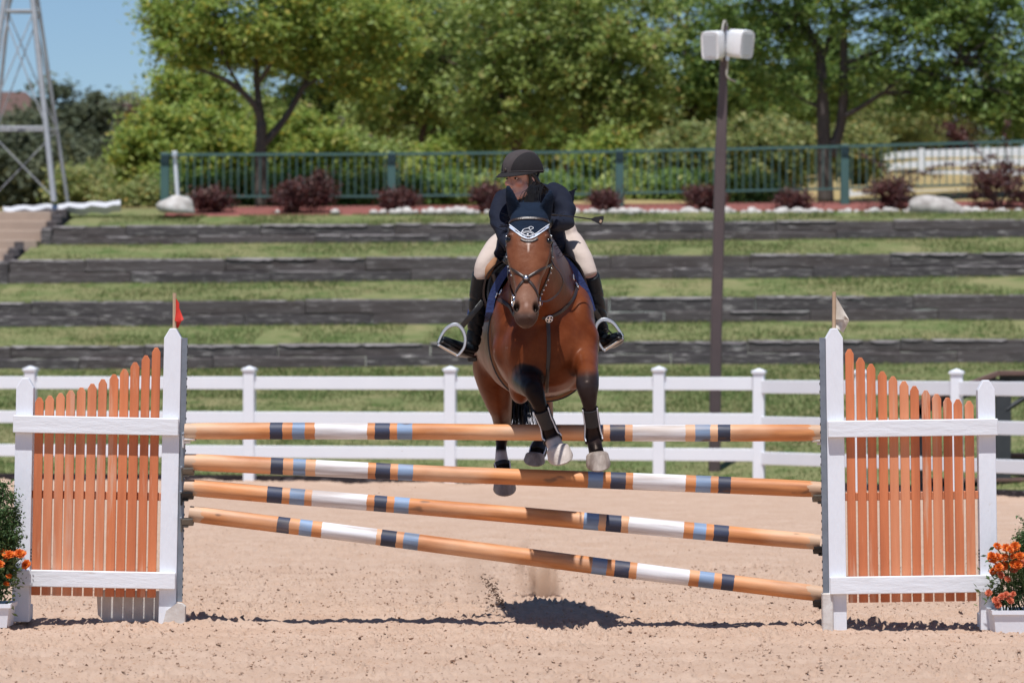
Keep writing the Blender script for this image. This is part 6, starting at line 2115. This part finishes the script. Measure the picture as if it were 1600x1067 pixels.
# tall boots
for ch, ft in ((SHL, [((738, 547, 24.41), (.034, .036)), ((727, 545, 24.33), (.040, .040)), ((712, 540, 24.23), (.041, .036)), ((698, 534, 24.15), (.038, .028)), ((688, 530, 24.11), (.024, .018))]),
               (SHR, [((940, 531, 24.40), (.034, .036)), ((945, 532, 24.32), (.040, .040)), ((953, 531, 24.22), (.041, .036)), ((963, 527, 24.14), (.037, .028)), ((970, 523, 24.10), (.024, .018))])):
    tb = MB()
    sh = [(q[0], q[1] * 1.14 + (.012 if ch is SHR and i_ == 0 else .006)) for i_, q in enumerate(ch)]
    T_(tb, sh, seg=18)
    T_(tb, [sh[-1], ft[0]], seg=14)
    T_(tb, ft, seg=16)
    tm = remesh(tb, .0065, 3, .5)
    TV = me_np(tm)
    tn = np.zeros(len(tm.vertices) * 3, dtype=np.float32); tm.vertices.foreach_get('normal', tn); tn = tn.reshape(-1, 3)
    zt_ = TV[:, 2]
    cr = np.maximum(0, np.sin(zt_ * 105 + TV[:, 0] * 40 + 3 * vnoise(TV[:, 0] * 12 + 40, zt_ * 12 + 20, 66))) ** 3 * .006 * smoothstep(1.93, 1.80, zt_)
    me_set(tm, TV - tn * cr[:, None])
    bo_ = finish(tm, 'riding_boot', M['bootleather'], rider)
    hx = P(*ft[0][0]); sl_ = [P(q[0][0], q[0][1], q[0][2]) for q in ft]
    mb_ = MB()
    pp = [sl_[0] + Vector((0, .02, -.036)), sl_[1] + Vector((0, 0, -.042)), sl_[2] + Vector((0, 0, -.038)), sl_[3] + Vector((0, 0, -.030)), sl_[4] + Vector((0, -.01, -.018))]
    mb_.tube(pp, [(.032, .008), (.036, .008), (.038, .008), (.036, .008), (.022, .007)], 10, side=(1, 0, 0), sub=3); mk('sole', mb_, M['dkleather'], bo_, smooth=True, local=False)
    mb_ = MB(); mb_.box(hx + Vector((0, .01, -.052)), (.055, .06, .026), bev=.005); mk('heel', mb_, M['dkleather'], bo_)
    if ch is SHR:
        mb_ = MB()
        for k in range(4):
            c_ = P(947 + k * 2.2, 517 + k * 2.5, 24.24 - k * .03)
            mb_.tube([c_ + Vector((-.022, -.01, -.004)), c_ + Vector((0, -.022, .010)), c_ + Vector((.022, -.012, 0))], .0026, 5, sub=3)
        mk('laces', mb_, M['hair'], bo_, smooth=True)
# gloved hands, fingers closed on the reins
def hand(wr, kn, side_, name='glove'):
    w_, k_ = P(*wr), P(*kn)
    f = (k_ - w_).normalized()
    sd = Vector(side_); sd = (sd - f * sd.dot(f)).normalized()
    dn = f.cross(sd)
    g = MB()
    g.tube([w_ - f * .02, w_ + f * .02, k_], [(.026, .020), (.036, .020), (.040, .017)], 12, side=sd, sub=3)
    for i, (o, ln) in enumerate(((-.029, .85), (-.010, 1.0), (.010, .95), (.028, .78))):
        a = k_ + sd * o
        g.tube([a - f * .01, a + f * (.026 * ln) + dn * .004, a + f * (.030 * ln) + dn * .030, a + f * .006 + dn * .044, a - f * .008 + dn * .034], [.0105, .0105, .0098, .009, .0075], 8, sub=3)
    a = w_ + f * .025 - sd * .034
    g.tube([a, a + f * .02 - sd * .012 + dn * .012, a + f * .040 - sd * .004 + dn * .024, a + f * .052 + sd * .006 + dn * .026], [.013, .012, .0105, .008], 8, sub=3)
    gm = remesh(g, .0035, 1, .4)
    finish(gm, name, M['dkleather'], rider)
hand((800, 391, 23.57), (802, 403, 23.50), (.3, 0, 1))
hand((858, 348, 23.52), (850, 349, 23.45), (.0, .1, 1))
# the crop
cr_ = thing('riding_crop', 'short black riding crop with a broad flap pointing to the right', 'riding crop', tuple(P(852, 333, 23.46)))
mb_ = MB(); mb_.tube([P(843, 333, 23.42), P(853, 334, 23.46), P(870, 336, 23.52)], [.009, .009, .006], 8); mk('handle', mb_, M['dkleather'], cr_, smooth='auto')
mb_ = MB(); mb_.tube([P(862, 335, 23.49), P(895, 338.5, 23.62), P(926, 343, 23.70)], [.0042, .0038, .0036], 8); mk('shaft', mb_, M['dkleather'], cr_, smooth='auto')
mb_ = MB()
fp = [(924, 341.5), (930, 339), (942.5, 337.5), (943.5, 341), (941.5, 348), (939, 352), (932, 348), (924.5, 344.5)]
mb_.prism([P(a, b_, 23.70) for a, b_ in fp], (0, .012, 0)); fo_ = mk('flap', mb_, M['dkleather'], cr_)
mb_ = MB(); mb_.box(P(938.5, 346, 23.695), (.012, .004, .016), Matrix.Rotation(R(25), 3, 'Y')); mk('flap_mark', mb_, M['stick'], fo_)

# ================================================================== FLYING DIRT
def spray(n, cx0, cy0, cx1, cy1, spread, Y, s0, s1, name, label, mt):
    def zf():
        t = rnd.random()
        sx = spread * (.35 + t)
        return P(cx0 + (cx1 - cx0) * t + rnd.gauss(0, sx), cy0 + (cy1 - cy0) * t + rnd.gauss(0, spread * .8), Y + rnd.gauss(0, .10))
    mb = clod_field('c', n, (0, 0), (0, 1), s0, s1, None, zf)
    return tag(mk(name, mb, mt, fix=False), label, 'flying dirt', kind='stuff')
M['dirt'] = mat('damp_dirt', (.12, .065, .04), .9, (.07, .04, .025), 20, .6)
spray(420, 788, 950, 757, 900, 4.5, 25.3, .0015, .0075, 'flying_dirt', 'dark damp dirt thrown up behind the jump, left of the dust plume', M['dirt'])
spray(26, 786, 950, 755, 930, 9, 25.3, .004, .012, 'flying_clods', 'larger dark clods thrown up just above the horse shadow', M['dirt'])
spray(120, 845, 930, 826, 872, 7, 26.9, .001, .004, 'flying_grit', 'pale grit hanging in the air above the horse shadow', M['clod'])
spray(45, 610, 765, 590, 758, 26, 24.8, .0015, .004, 'flecks_of_dirt', 'tiny flecks of dirt in the air below the second pole, left half', M['clod'])
def dust(name, label, pts, rad, dens, seed, sc=5):
    mb = MB(); mb.tube([P(*p_) for p_ in pts], rad, 20, sub=4)
    o = mk(name, mb, [], smooth=True)
    m = bpy.data.materials.new(name); m.use_nodes = True
    nt = m.node_tree; nt.nodes.remove(nt.nodes['Principled BSDF'])
    pv = nt.nodes.new('ShaderNodeVolumePrincipled')
    pv.inputs['Color'].default_value = (.78, .60, .46, 1)
    tc = nt.nodes.new('ShaderNodeTexCoord'); n = nt.nodes.new('ShaderNodeTexNoise'); n.inputs['Scale'].default_value = sc; n.inputs['Detail'].default_value = 5
    mp = nt.nodes.new('ShaderNodeMapping'); mp.inputs['Scale'].default_value = (1, 1, .45); mp.inputs['Location'].default_value = (seed, 0, 0)
    nt.links.new(tc.outputs['Object'], mp.inputs[0]); nt.links.new(mp.outputs[0], n.inputs['Vector'])
    r = nt.nodes.new('ShaderNodeMapRange'); r.inputs[1].default_value = .46; r.inputs[2].default_value = .70; r.inputs[3].default_value = 0; r.inputs[4].default_value = dens
    nt.links.new(n.outputs['Fac'], r.inputs[0])
    # thin out towards the edge of the puff
    tg = nt.nodes.new('ShaderNodeTexCoord'); ms = nt.nodes.new('ShaderNodeVectorMath'); ms.operation = 'SUBTRACT'; ms.inputs[1].default_value = (.5, .5, .5)
    ln = nt.nodes.new('ShaderNodeVectorMath'); ln.operation = 'LENGTH'
    nt.links.new(tg.outputs['Generated'], ms.inputs[0]); nt.links.new(ms.outputs[0], ln.inputs[0])
    r2 = nt.nodes.new('ShaderNodeMapRange'); r2.inputs[1].default_value = .52; r2.inputs[2].default_value = .12; r2.inputs[3].default_value = 0; r2.inputs[4].default_value = 1
    nt.links.new(ln.outputs['Value'], r2.inputs[0])
    mu = nt.nodes.new('ShaderNodeMath'); mu.operation = 'MULTIPLY'
    nt.links.new(r.outputs[0], mu.inputs[0]); nt.links.new(r2.outputs[0], mu.inputs[1])
    nt.links.new(mu.outputs[0], pv.inputs['Density'])
    nt.links.new(pv.outputs[0], nt.nodes['Material Output'].inputs['Volume'])
    o.data.materials.clear(); o.data.materials.append(m)
    tag(o, label, 'dust', kind='stuff')
dust('dust_plume', 'tan dust plume rising to the right of the thrown dirt', [(848, 940, 26.9), (838, 915, 26.9), (826, 870, 26.9), (820, 838, 26.9)], [.18, .20, .13, .06], 70, 0, 8)
dust('dust_cloud', 'faint dust drifting left of the thrown dirt', [(640, 915, 26.0), (690, 905, 26.0), (735, 905, 26.0), (775, 925, 26.1)], [.08, .20, .25, .14], 12, 4, 4)
